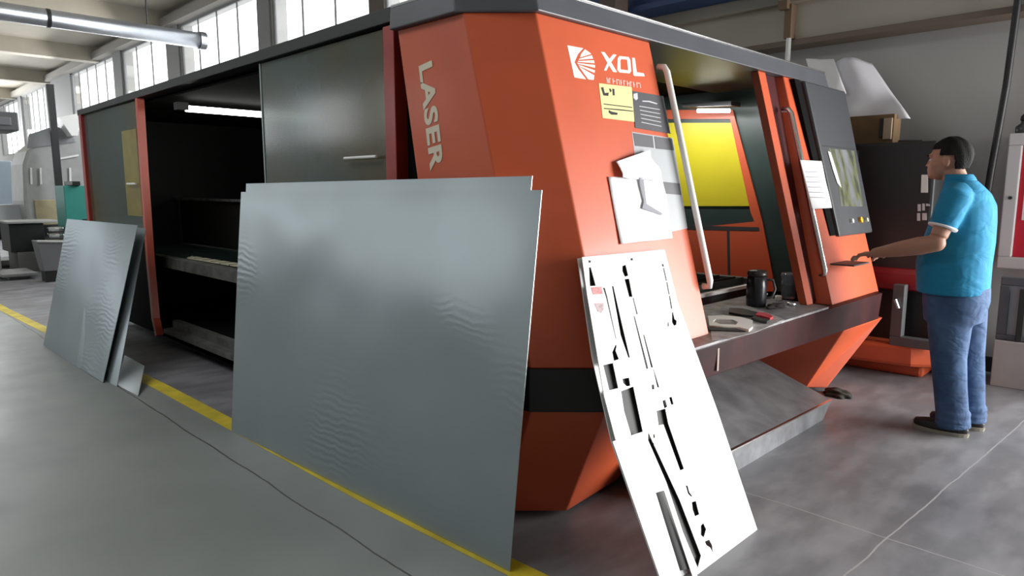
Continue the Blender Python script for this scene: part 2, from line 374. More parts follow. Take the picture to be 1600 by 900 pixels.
# far control column, leaning like the near one
def colring(z, ya, yb, d=0, t=.14, ch=.12):
    x = LX(z)+d
    return [(x-.10, ya, z), (x, ya+.02, z), (x, yb-ch, z), (x-ch, yb, z), (x-t, yb, z), (x-t, ya+.1, z)]
obj('control_column', hexa(BM(), colring(.70, 4.42, 5.42, .06), colring(2.15, 4.52, 5.48, .02)), M_orange, mach, bevel=.006)
def jam(a, b, xo, d, name, m): return obj(name, hexa(BM(), [(LX(.72)+xo, a[0], .72), (LX(.72)+xo, b[0], .72), (LX(.72)+xo-d, b[0]+.02, .72), (LX(.72)+xo-d, a[0]+.02, .72)],
                      [(LX(2.15)+xo, a[1], 2.15), (LX(2.15)+xo, b[1], 2.15), (LX(2.15)+xo-d, b[1]+.02, 2.15), (LX(2.15)+xo-d, a[1]+.02, 2.15)]), m, mach, bevel=.004)
jam((4.21, 4.22), (4.30, 4.32), 0, .06, 'door_jamb', M_orange)
jam((4.30, 4.32), (4.46, 4.54), -.03, .03, 'sliding_track', mat('dark_red_leaf', (.06, .012, .014), .4))
# bar handles on both door leaves
def bar(name, y, za, zb, st, r=.014, m=M_white):
    P = [Vector((LX(za)-.0, y, za)), Vector((LX(za)+st*.8, y, za+.005)), Vector((LX(za+.03)+st, y, za+.03)), Vector((LX(zb-.03)+st, y, zb-.03)), Vector((LX(zb)+st*.8, y, zb-.005)), Vector((LX(zb), y, zb))]
    return obj(name, tube(BM(), P, r, 12), m, mach, smooth=True)
bar('handle_bar', 3.065, .945, 2.03, .045, .016)
bar('handle_bar', 4.46, .88, 1.93, .05, .017, M_chrome)
# roof
rz0, rz1 = 2.15, 2.25
out = [(-2.76, 1.955), (-2.295, 1.955), (-2.03, 2.185), (-2.03, 4.70), (-2.03, 5.28), (-2.2, 5.45), (-2.76, 5.45)]
out2 = [(-2.76, 1.965), (-2.31, 1.965), (-2.055, 2.19), (-2.055, 4.70), (-2.055, 5.26), (-2.22, 5.45), (-2.76, 5.45)]
obj('roof', hexa(BM(), [(x, y, rz0) for x, y in out], [(x, y, rz1) for x, y in out2]), M_roof, mach, bevel=.006)
ro = [(-8.47, 2.03), (-2.765, 2.03), (-2.765, 5.45), (-8.47, 5.45)]
obj('roof_cover', hexa(BM(), [(x, y, 2.185 if x < -5 else 2.215) for x, y in ro], [(x, y, 2.24 if x < -5 else 2.285) for x, y in ro]), M_band, mach, bevel=.004)
# glossy lip along the roof edge
obj('roof_lip', tube(BM(), [(-2.755, 1.97, rz1+.004), (-2.312, 1.97, rz1+.004), (-2.06, 2.195, rz1+.004), (-2.06, 5.25, rz1+.004)], .008, 8), M_chrome, mach)
# interior shell
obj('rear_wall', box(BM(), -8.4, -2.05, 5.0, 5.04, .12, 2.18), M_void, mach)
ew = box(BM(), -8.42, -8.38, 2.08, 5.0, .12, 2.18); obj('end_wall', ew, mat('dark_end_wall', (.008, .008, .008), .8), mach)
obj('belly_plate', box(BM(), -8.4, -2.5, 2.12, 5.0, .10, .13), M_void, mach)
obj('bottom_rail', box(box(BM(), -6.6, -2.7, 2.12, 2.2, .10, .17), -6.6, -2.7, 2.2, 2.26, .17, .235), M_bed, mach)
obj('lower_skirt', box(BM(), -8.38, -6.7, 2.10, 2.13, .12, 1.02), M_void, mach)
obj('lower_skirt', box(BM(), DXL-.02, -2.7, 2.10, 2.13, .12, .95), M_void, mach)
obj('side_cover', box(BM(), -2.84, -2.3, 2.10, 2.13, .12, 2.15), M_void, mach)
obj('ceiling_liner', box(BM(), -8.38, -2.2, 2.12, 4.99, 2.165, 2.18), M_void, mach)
# rear wall seen through the end opening: dark green frame, orange surround, yellow pane
ry = 4.97
f1 = BM(); slab(f1, [at(1030, 130, 'y', ry), at(1188, 130, 'y', ry), at(1262, 455, 'y', ry), at(1060, 455, 'y', ry)], (0, .02, 0))
obj('inner_panel', f1, M_greensteel, mach)
pl = Plane((-3, ry-.004, 0), (1, 0, 0), (0, 0, 1))
flatshape('inner_frame', [[(1040, 172), (1146, 172), (1192, 346), (1213, 455), (1045, 455), (1045, 360), (1180, 346), (1174, 332), (1142, 186), (1040, 186)]], pl, M_orange, mach, thick=.012, off=.006)
flatshape('inner_panel', [[(1045, 352), (1188, 356), (1208, 455), (1045, 455)]], pl, M_orange, mach, thick=.006, off=.004)
flatshape('panel_seam', [[(1137, 360), (1141, 360), (1143, 455), (1139, 455)]], pl, M_dark, mach, thick=.004, off=.012)
flatshape('panel_seam', [[(1045, 351), (1187, 355), (1188, 361), (1045, 358)]], pl, M_dark, mach, thick=.004, off=.012)
flatshape('yellow_window', [[(1040, 192), (1145, 192), (1172, 322), (1040, 322)]], pl, M_yellow, mach, thick=.004, off=.008)
# yellow strips on the far end wall
for ya, yb, za, zb in ((2.42, 2.56, 1.25, 2.0), (4.15, 4.85, .95, 1.55)):
    obj('yellow_window', box(BM(), -8.378, -8.372, ya, yb, za, zb), M_yellow, mach)
# tubes inside
tl = obj('tube_light', tube(BM(), [(-6.08, 2.25, 2.085), (-6.08, 3.45, 2.085)], .026, 12), M_tube, mach)
obj('tube_clip', box(BM(), -6.12, -6.04, 2.17, 2.26, 2.07, 2.13), M_black, mach)
p = at(1090, 173, 'y', 4.75); q = at(1140, 173, 'y', 4.75)
obj('tube_light', tube(BM(), [p, q], .014, 12), M_tube, mach)
obj('lamp_shade', slab(BM(), [p+Vector((-.1, -.06, .03)), q+Vector((.04, -.06, .03)), q+Vector((.04, .08, .03)), p+Vector((-.1, .08, .03))], (0, 0, .03)), M_black, mach)
ll = bpy.data.lights.new('interior_tube_glow', 'AREA'); ll.shape = 'RECTANGLE'; ll.size = 1.0; ll.size_y = .05; ll.energy = 9
lo = bpy.data.objects.new('interior_tube_glow', ll); C.objects.link(lo); lo.location = (-2.75, 4.55, 2.0); lo.rotation_euler = (math.radians(24), 0, 0)
# cutting bed
bed = BM(); box(bed, -8.2, -2.25, 2.24, 2.32, .70, .80); box(bed, -8.2, -2.25, 4.6, 4.66, .70, .80); box(bed, -2.3, -2.2, 2.3, 4.66, .60, .76)
bo = obj('cutting_bed', bed, M_bed, mach, bevel=.004)
sl = BM()
for k in range(95):
    x = -8.1+k*.062; zt = .80+.015*math.sin(k*2.1)
    slab(sl, [(x, 2.34, .70), (x, 4.58, .70), (x, 4.58, zt), (x, 2.34, zt)], (.004, 0, 0))
obj('slat', sl, M_greensteel, bo)
obj('bed_rail', box(BM(), -2.19, -2.16, 3.2, 4.64, .755, .775), M_white, mach)
obj('bed_front', box(BM(), -2.2, -2.17, 3.0, 4.64, .55, .75), M_band, mach)
obj('gantry_rail', box(BM(), -8.3, -3.4, 2.9, 2.93, 1.30, 1.325), M_shelf, mach)
obj('gantry_cover', box(BM(), -8.3, -3.4, 2.94, 2.97, .82, 1.32), mat('dark_cover', (.022, .019, .018), .6), mach)
obj('edge_strip', slab(BM(), [at(292, 404, 'z', .80), at(380, 419, 'z', .80), at(382, 414, 'z', .80), at(300, 401, 'z', .80)], (0, 0, .008)), mat('pale_strip', (.55, .52, .38), .4), mach)
# doors on the long side
def post(name, x, m, z0=.12): return obj(name, box(BM(), x-.045, x+.045, 2.03, 2.11, z0, 2.2), m, mach, bevel=.004)
rp = obj('door_post', tube(BM(), [(-6.50, 2.05, .13), (-6.56, 2.05, .28), (-6.59, 2.05, .8), (-6.58, 2.05, 1.6), (-6.56, 2.05, 2.19)], .04, 4), mat('red_orange_post', (.50, .07, .03), .4), mach)
post('door_post', -2.875, M_red)
post('door_post', -8.40, M_red)
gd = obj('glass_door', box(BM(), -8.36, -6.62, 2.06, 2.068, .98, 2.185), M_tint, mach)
obj('door_handle', tube(BM(), [(-7.0, 2.03, 1.47), (-6.76, 2.03, 1.47)], .01, 8), M_white, gd)
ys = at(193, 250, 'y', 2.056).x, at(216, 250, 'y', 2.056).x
obj('yellow_view_strip', box(BM(), ys[0], ys[1], 2.056, 2.0595, 1.18, 1.95), mat('amber_view_tone', (.26, .20, .015), .4, noise=.3), gd)  # added strip standing in for the yellow window seen through this glass
gd = obj('glass_door', box(BM(), DXL, -2.92, 2.06, 2.068, .9, 2.20), M_tint, mach)
obj('door_handle', tube(BM(), [(-3.30, 2.03, 1.585), (-3.0, 2.03, 1.585)], .008, 8), M_white, gd)
obj('glass_edge', box(BM(), DXL-.015, DXL, 2.055, 2.073, .9, 2.20), mat('pale_glass_edge', (.25, .33, .32), .3), gd)
# LASER lettering down the long side panel
dirx = Vector((.155, 0, -1)).normalized(); upv = Vector((1, 0, .155)).normalized()
pL = Plane((0, y0, 0), (1, 0, 0), (0, 0, 1))
o0 = pL.pt(655.5, 101)
Mx = Matrix((dirx, upv, dirx.cross(upv))).transposed().to_4x4(); Mx.translation = o0+Vector((0, -.002, 0))
textmesh('lettering', 'LASER', Mx, M_letter, mach, size=.128, bold=.0045, sx=1.29, space=1.06)
# logo and XOL on the end face
PF = Plane((LX(.7), 2.5, .7), (0, 1, 0), (LX(1.7)-LX(.7), 0, 1))
def c4(l): return [(880+a/6.43, 60+b/6.43) for a, b in l]
logo = [[(40, 70), (200, 100), (146, 160), (112, 240), (154, 315), (228, 412), (110, 392)],
        [(216, 110), (264, 142), (280, 158), (168, 192), (176, 160)], [(286, 170), (300, 204), (152, 216), (162, 204)],
        [(306, 220), (314, 250), (142, 236), (148, 228)], [(318, 268), (318, 296), (146, 256), (136, 246)],
        [(318, 322), (312, 348), (165, 282), (148, 264)], [(311, 372), (305, 418), (250, 412), (204, 350), (156, 282)]]
flatshape('logo_emblem', [c4(l) for l in logo], PF, M_logo, mach)
flatshape('lettering', [c4([(378, 135), (415, 140), (462, 205), (500, 160), (535, 165), (480, 240), (540, 340), (500, 338), (458, 272), (432, 325), (408, 322), (442, 245)]),
                        c4([(565, 178), (655, 188), (672, 215), (682, 330), (665, 352), (562, 342), (542, 315), (545, 200)]), c4([(580, 208), (640, 214), (650, 322), (575, 312), (572, 225)]),
                        c4([(690, 195), (718, 198), (738, 340), (808, 352), (818, 382), (712, 378), (702, 360)])], PF, M_logo, mach)
sm = []
random.seed(2)
gx = [(432, 448), (456, 478), (492, 520), (530, 560), (572, 590), (600, 625), (636, 660), (668, 690), (700, 720), (732, 770)]
for i, (a, b) in enumerate(gx):
    yb = 385+(a-432)*.16
    h = 62
    sm.append(c4([(a, yb+8), (a+9, yb+8), (a+14, yb+h), (a+5, yb+h)]))
    k = yb+(12 if i % 2 else 30)
    sm.append(c4([(a+12, k), (b, k+2), (b+1, k+10), (a+13, k+9)]))
    if i % 3 == 0: sm.append(c4([(b-2, yb+22), (b+5, yb+24), (b+10, yb+h+4), (b+2, yb+h+2)]))
flatshape('faded_lettering', sm, PF, M_logodim, mach)
# machine screen console at the far end
CX = lambda z: LX(z)+.075
def cring(z, ya, yb): return [(CX(z)-.07, ya, z), (CX(z), ya, z), (CX(z), yb-.03, z), (CX(z)-.04, yb, z), (CX(z)-.07, yb, z)]
con = obj('control_console', hexa(BM(), cring(1.11, 4.76, 5.43), cring(2.14, 4.745, 5.50)), M_cons, mach, bevel=.03)
gapb = obj('console_gap_shade', hexa(BM(), [(CX(1.12)-.02, 4.66, 1.12), (CX(1.12)-.02, 4.75, 1.12), (CX(1.12)-.12, 4.75, 1.12), (CX(1.12)-.12, 4.66, 1.12)],
              [(CX(2.14)-.02, 4.62, 2.14), (CX(2.14)-.02, 4.71, 2.14), (CX(2.14)-.12, 4.71, 2.14), (CX(2.14)-.12, 4.62, 2.14)]), M_void, mach)  # black block put in for the shadow strip left of the console
PC = Plane((CX(.7), 5, .7), (0, 1, 0), (LX(1.7)-LX(.7), 0, 1))
def c5(l): return [(1220+a/2.81, 80+b/2.81) for a, b in l]
def scr_mat():
    m = bpy.data.materials.new('lit_screen'); m.use_nodes = True; N = m.node_tree.nodes; L = m.node_tree.links; b = N['Principled BSDF']
    b.inputs['Roughness'].default_value = .2
    tc = N.new('ShaderNodeTexCoord'); n_ = N.new('ShaderNodeTexNoise'); n_.inputs['Scale'].default_value = 9; n_.inputs['Detail'].default_value = 3
    mp = N.new('ShaderNodeMapping'); mp.inputs['Scale'].default_value = (1, .35, 1); L.new(tc.outputs['Object'], mp.inputs[0]); L.new(mp.outputs[0], n_.inputs['Vector'])
    r = N.new('ShaderNodeValToRGB'); e = r.color_ramp.elements; e[0].position = .38; e[0].color = (.05, .07, .07, 1); e[1].position = .62; e[1].color = (.50, .53, .55, 1)
    x = e.new(.46); x.color = (.30, .33, .06, 1); x = e.new(.52); x.color = (.36, .38, .38, 1)
    L.new(n_.outputs['Fac'], r.inputs['Fac']); L.new(r.outputs[0], b.inputs['Emission Color']); b.inputs['Emission Strength'].default_value = .55
    b.inputs['Base Color'].default_value = (.05, .05, .05, 1)
    return m
flatshape('screen', [c5([(208, 428), (318, 438), (358, 682), (262, 680), (250, 560)])], PC, scr_mat(), con, thick=.006, off=.003)
flatshape('seam_line', [c5([(180, 412), (325, 428), (325, 433), (182, 417)])], PC, M_dark, con, off=.002)
flatshape('coiled_lead', [c5([(203, 440), (215, 445), (245, 540), (262, 600), (245, 580), (225, 520)])], PC, M_white, con, thick=.003, off=.005)
for (a, b), mm in zip(((307, 747), (345, 742), (371, 742)), (M_white, mat('amber_button', (.85, .45, .04), .3), mat('pale_button', (.75, .7, .5), .3))):
    c = PC.pt(1220+a/2.81, 80+b/2.81); nn = PC.n
    k = obj('button', tube(BM(), [c, c+nn*.018], .021 if a == 345 else .015, 14), mm, con)
obj('keyboard_recess', hexa(BM(), [(LX(.98)+.045, 4.98, .98), (LX(.98)+.052, 4.98, .98), (LX(.98)+.052, 5.24, .98), (LX(.98)+.045, 5.24, .98)],
                            [(LX(1.1)+.038, 4.98, 1.1), (LX(1.1)+.045, 4.98, 1.1), (LX(1.1)+.045, 5.24, 1.1), (LX(1.1)+.038, 5.24, 1.1)]), M_void, mach)
obj('control_tray', box(BM(), -1.74, -1.53, 4.56, 4.84, .940, .950), M_cons, mach, bevel=.002)

# ------------------------------------------------------------------ papers and stickers on the end face
def stuck(name, label, cat, loops, m, off, thick=.0008, plane=PF, group=None):
    return tag(flatshape(name, loops, plane, m, None, thick, off), label, cat, group)
def c6(l): return [(860+a/2.5, 40+b/2.5) for a, b in l]
def mark(parent, plane, quads, m, off):
    return flatshape('print_mark', quads, plane, m, parent, .0004, off)
def yl_mat(n_, c): return mat(n_, c, .6, noise=.08)
s = stuck('warning_sticker', 'pale yellow warning sticker below the white letters on the end panel', 'sticker', [c4([(355, 452), (685, 490), (722, 840), (395, 800)])], yl_mat('sticker_yellow', (.86, .76, .33)), .0012)
mark(s, PF, [c4([(375, 495), (400, 490), (415, 550), (455, 545), (450, 580), (400, 575)]), c4([(455, 505), (475, 507), (485, 530), (470, 545)]), c4([(488, 505), (512, 510), (515, 575), (495, 575)]),
             c4([(455, 720), (480, 735), (545, 750), (540, 770), (480, 768), (452, 745)]), c4([(400, 655), (690, 690), (692, 700), (402, 665)]), c4([(405, 700), (560, 712), (700, 728), (702, 738), (406, 710)])], M_dark, .0018)
s = stuck('notice_plate', 'dark grey notice plate with lines of small text beside the yellow sticker', 'sign', [c4([(690, 530), (1000, 582), (1075, 960), (720, 900)])], mat('plate_grey', (.075, .075, .085), .5), .0026)
mark(s, PF, [c4([(790, 628+i*0), (860, 630), (940, 655), (938, 665), (855, 642), (790, 638)])]+[c4([(760+i*5, 680+i*40), (965+i*4, 715+i*42), (966+i*4, 721+i*42), (761+i*5, 687+i*40)]) for i in range(5)]
     + [c4([(700, 560), (740, 550), (745, 610), (725, 625), (700, 600)])], mat('plate_print', (.55, .55, .58), .7), .0034)
for pts, lb in ((c6([(322, 420), (398, 432), (403, 478), (330, 470)]), 'small dark grey label under the notice plate, the left one'), (c6([(405, 433), (474, 443), (482, 488), (411, 481)]), 'small dark grey label under the notice plate, the right one')):
    s = stuck('label_plate', lb, 'label', [pts], mat('label_grey', (.10, .10, .11), .5), .0018, group=None)
s = stuck('backing_plate', 'tall light grey plate strip down the end panel behind the papers', 'sign', [c6([(318, 415), (478, 440), (535, 792), (470, 806), (430, 600), (330, 520)])], mat('plate_light', (.40, .42, .44), .5), .0006, thick=.0004)
s = stuck('label_plate', 'narrow dark label at the right of the white papers', 'label', [c6([(436, 610), (504, 617), (510, 662), (442, 656)])], mat('label_grey2', (.10, .10, .11), .5), .0016)
# crumpled sheets
def crumple(name, label, px, base, amp, plane, m, nx=14, ny=14, seed=1, parent=None, curl=None):
    rnd = random.Random(seed); a, b, c, d = px; bm = BM(); g = []
    ph = [rnd.uniform(0, 6) for _ in range(6)]
    for j in range(ny+1):
        row = []
        for i in range(nx+1):
            u, v = i/nx, j/ny
            qx = (a[0]*(1-u)+b[0]*u)*(1-v)+(d[0]*(1-u)+c[0]*u)*v; qy = (a[1]*(1-u)+b[1]*u)*(1-v)+(d[1]*(1-u)+c[1]*u)*v
            h = base+amp*(.5+.25*math.sin(5*u+ph[0])*math.cos(4*v+ph[1])+.25*math.sin(9*u*v+ph[2])+rnd.uniform(-.04, .04))
            if curl: h += curl(u, v)
            row.append(bm.verts.new(plane.pt(qx, qy, h)))
        g.append(row)
    for j in range(ny):
        for i in range(nx): bm.faces.new((g[j][i], g[j+1][i], g[j+1][i+1], g[j][i+1]))
    o = obj(name, bm, m, parent, smooth=True)
    so = o.modifiers.new('s', 'SOLIDIFY'); so.thickness = .0008
    if label: tag(o, label, 'paper')
    return o
crumple('crumpled_paper', 'crumpled white paper stuck above the large white sheet on the end panel', [c6([(245, 535)])[0], c6([(372, 492)])[0], c6([(430, 610)])[0], c6([(262, 600)])[0]], .004, .03, PF, M_paper, seed=3)
s = crumple('paper_sheet', 'large white paper sheet taped on the end panel above the cut steel sheet', [c6([(222, 592)])[0], c6([(432, 600)])[0], c6([(470, 832)])[0], c6([(270, 855)])[0]], .003, .012, PF, M_paper, seed=5)
flatshape('torn_flap', [c6([(335, 598), (350, 600), (362, 700), (425, 738), (420, 744), (345, 718), (352, 690)])], PF, M_ink, s, thick=.001, off=.019)
PK = Plane((LX(.7)+.078, 4.6, .7), (0, 1, 0), (LX(1.7)-LX(.7), 0, 1))
sc = crumple('paper_notice', 'white printed paper taped on the orange column left of the console', [(1249, 250), (1283, 252), (1299, 325), (1268, 327)], .001, .004, PK, M_paper, seed=9)
mark(sc, PK, [[(1256+i*1.6, 268+i*8), (1280+i*1.8, 269+i*8), (1280+i*1.8, 270+i*8), (1256+i*1.6, 269+i*8)] for i in range(6)], M_ink, .0065)

# ------------------------------------------------------------------ things on the shelf
ZS = .721
def sh(px, py, dz=0): return at(px, py, 'z', ZS+dz)
c = sh(1181, 478)
mug = thing('thermos_mug', 'black insulated mug with handle standing on the work shelf', 'mug', c)
s_ = .062
obj('cup_body', lathe(BM(), [(.055, 0), (.058, .01), (.060, .12), (.057, .18), (.050, .185)], c), mat('mug_black', (.012, .013, .017), .25), mug, smooth=True)
obj('lid', lathe(BM(), [(.058, .185), (.060, .195), (.055, .215), (.02, .222)], c), mat('mug_lid', (.03, .022, .02), .3), mug, smooth=True)
hp = [c+Vector((.03+.0, .05, .16)), c+Vector((.06, .085, .155)), c+Vector((.07, .10, .10)), c+Vector((.06, .085, .05)), c+Vector((.03, .05, .045))]
obj('handle', tube(BM(), hp, .008, 8), mat('mug_handle', (.05, .045, .05), .3), mug, smooth=True)
c = sh(1231, 466)
jar = thing('drinking_glass', 'clear bluish glass tumbler at the far end of the work shelf', 'glass', c)
obj('glass_body', lathe(BM(), [(.040, 0), (.045, .015), (.045, .12), (.050, .15), (.048, .165), (.045, .15), (.041, .12), (.041, .018), (.01, .012)], c), glass_mat('glass_blue', (.55, .66, .72), .8, .05), jar, smooth=True)
obj('liquid', lathe(BM(), [(.01, .019), (.0395, .021), (.0395, .09), (.01, .0905)], c), mat('dark_tea', (.06, .07, .09), .2), jar, smooth=True)
c = sh(1196, 473)
tag(obj('metal_bolt', lathe(BM(), [(.012, 0), (.012, .012), (.006, .013), (.006, .05), (.012, .052), (.011, .06)], c, 12), M_chrome), 'small bright bolt standing beside the black mug', 'bolt')
for (px, py, r, hh, lb) in ((1216, 469, .022, .03, 'white round cap in front of the glass tumbler'), (1236, 477, .03, .02, 'small silver tin lid near the shelf edge')):
    c = sh(px, py); tag(obj('bottle_cap', lathe(BM(), [(r*.95, 0), (r, .004), (r, hh*.7), (r*.85, hh), (r*.3, hh*1.02)], c, 20), M_white if r < .025 else M_chrome, smooth=True), lb, 'cap')
# dark rag pile
def lump(name, label, cat, c, r, m, seed):
    bm = BM(); bmesh.ops.create_icosphere(bm, subdivisions=4, radius=1); rnd = random.Random(seed); ph = [rnd.uniform(0, 6) for _ in range(6)]
    for v in bm.verts:
        k = 1+.18*math.sin(5*v.co.x+ph[0])*math.cos(4*v.co.y+ph[1])+.12*math.sin(9*v.co.y+ph[2]+4*v.co.z)
        v.co = Vector((v.co.x*r[0]*k, v.co.y*r[1]*k, max(v.co.z, -.2)*r[2]*k))+Vector(c)+Vector((0, 0, r[2]*.25))
    return tag(obj(name, bm, m, smooth=True), label, cat)
lump('dark_rag', 'oily dark rag lying behind the silver lid on the shelf', 'rag', sh(1212, 480), (.04, .10, .018), mat('oily_cloth', (.03, .022, .022), .9), 3)
# grey cloth/paper under the tools, tool with white grip, pliers
PSH = Plane((0, 0, ZS), (1, 0, 0), (0, 1, 0))
tag(flatshape('work_cloth', [[(1107, 492), (1135, 478), (1168, 478), (1205, 492), (1225, 500), (1180, 520), (1140, 530), (1112, 532)]], PSH, mat('grey_cloth', (.36, .34, .34), .9, noise=.4, nscale=20), None, .003, .002), 'worn grey cloth spread on the shelf under the tools', 'cloth')
kn = thing('utility_knife', 'white and grey utility knife lying on the shelf near its edge', 'knife', sh(1140, 506))
PS2 = Plane((0, 0, ZS+.004), (1, 0, 0), (0, 1, 0))
flatshape('grip', [[(1106, 497), (1130, 496), (1158, 499), (1176, 504), (1176, 514), (1170, 519), (1155, 515), (1130, 514), (1108, 512)], [(1118, 502), (1145, 503), (1153, 507), (1150, 511), (1125, 510), (1114, 506)]], PS2, M_white, kn, .013, .0065)
flatshape('inlay', [[(1118, 502), (1145, 503), (1153, 507), (1150, 511), (1125, 510), (1114, 506)]], PS2, M_shelf, kn, .008, .005)
flatshape('blade', [[(1106, 512), (1150, 515), (1165, 519), (1108, 517)]], PS2, M_dark, kn, .006, .003)
pz = thing('pliers', 'black pliers with red grips lying behind the utility knife', 'pliers', sh(1170, 495))
flatshape('jaw', [[(1139, 484), (1160, 485), (1184, 491), (1180, 497), (1160, 495), (1139, 491)]], PS2, M_black, pz, .012, .007)
flatshape('grip', [[(1184, 491), (1196, 492), (1208, 498), (1203, 501), (1190, 497), (1180, 496)]], PS2, mat('red_grip', (.55, .04, .06), .4), pz, .013, .0075)
flatshape('grip', [[(1178, 497), (1190, 500), (1203, 503), (1198, 506), (1186, 504), (1174, 500)]], PS2, M_black, pz, .012, .007)

# sloping steel ramp between the legs
ra = at(1137, 706, 'x', -1.56); rb = at(1297, 630, 'x', -1.56)
st = thing('scrap_ramp', 'low grey steel ramp on the floor under the work shelf', 'ramp', (-1.8, 3.7, 0))
yA, yB = 2.62, 4.42
obj('ramp_top', slab(BM(), [(-1.56, yA, .135), (-1.56, yB, .10), (-2.12, yB, .30), (-2.12, yA, .32)], (0, 0, -.012)), mat('ramp_steel', (.26, .26, .27), .5, col2=(.15, .15, .16), nscale=6, metal=.3), st)
obj('front_plate', slab(BM(), [(-1.562, yA, .0), (-1.562, yB-.12, .0), (-1.562, yB, .1), (-1.562, yA, .135)], (-.012, 0, 0)), mat('ramp_front', (.24, .25, .27), .5, col2=(.14, .14, .15), nscale=8, metal=.3), st)
obj('edge_lip', slab(BM(), [(-1.557, yA, .132), (-1.557, yB, .097), (-1.557, yB, .104), (-1.557, yA, .140)], (-.02, 0, 0)), M_chrome, st)
lump('debris_heap', 'small dark heap of swarf on the floor by the far machine foot', 'debris', at(1308, 618, 'z', .0), (.09, .07, .04), mat('swarf', (.035, .035, .028), .95), 7)

# ------------------------------------------------------------------ leaning steel sheets
def sheet(name, label, TL, TR, BR, BL, m, th=.003, bow=0, group=None, nx=16, ny=12, cat='metal sheet'):
    TL, TR, BR, BL = map(Vector, (TL, TR, BR, BL)); bm = BM(); n_ = (TR-TL).cross(BL-TL).normalized(); g = []
    for j in range(ny+1):
        v = j/ny; a = TL.lerp(BL, v); b = TR.lerp(BR, v)
        g.append([bm.verts.new(a.lerp(b, i/nx)+n_*bow*math.sin(math.pi*v)*(.6+.4*math.sin(math.pi*i/nx))) for i in range(nx+1)])
    for j in range(ny):
        for i in range(nx): bm.faces.new((g[j][i], g[j+1][i], g[j+1][i+1], g[j][i+1]))
    o = obj(name, bm, m, smooth=True); s = o.modifiers.new('s', 'SOLIDIFY'); s.thickness = th; s.offset = 0; s.use_quality_normals = True
    es = o.modifiers.new('e', 'EDGE_SPLIT'); es.split_angle = math.radians(40)
    return tag(o, label, cat, group)
Y = lambda px, py, y: at(px, py, 'y', y)
Zf = lambda px, py, z=0.003: at(px, py, 'z', z)
bA0, bA1 = Zf(362, 673), Zf(797, 893)
sheet('steel_sheet', 'large galvanised steel sheet leaning in front of the orange machine corner, the foremost', Y(377, 300, 1.80), Y(847, 297, 1.955), bA1, bA0, M_galv, bow=-.006)
off = Vector((0, .012, 0))
sheet('steel_sheet', 'galvanised sheet just behind the largest one, its top edge showing above', Y(385, 287, 1.815), Y(832, 275, 1.972), Vector((-1.79, bA1.y+.011, .003)), Vector((-3.93, bA0.y+.012, .003)), M_galv)
sheet('steel_sheet', 'smaller galvanised sheet leaning at the left end on the red door post', Y(105, 342, 1.60), Y(215, 352, 1.80), Zf(161, 598), Zf(68, 539), M_galv2, bow=.004)
sheet('steel_sheet', 'narrow galvanised sheet showing right behind the smaller left sheet', Y(150, 347, 1.72), Y(228, 357, 1.87), Zf(183, 604), Zf(120, 573), M_galv2)
sheet('steel_offcut', 'small steel offcut standing at the foot of the left sheets', Y(195, 555, 1.60), Y(226, 572, 1.62), Zf(216, 619), Zf(182, 601), M_galv2, cat='metal offcut')

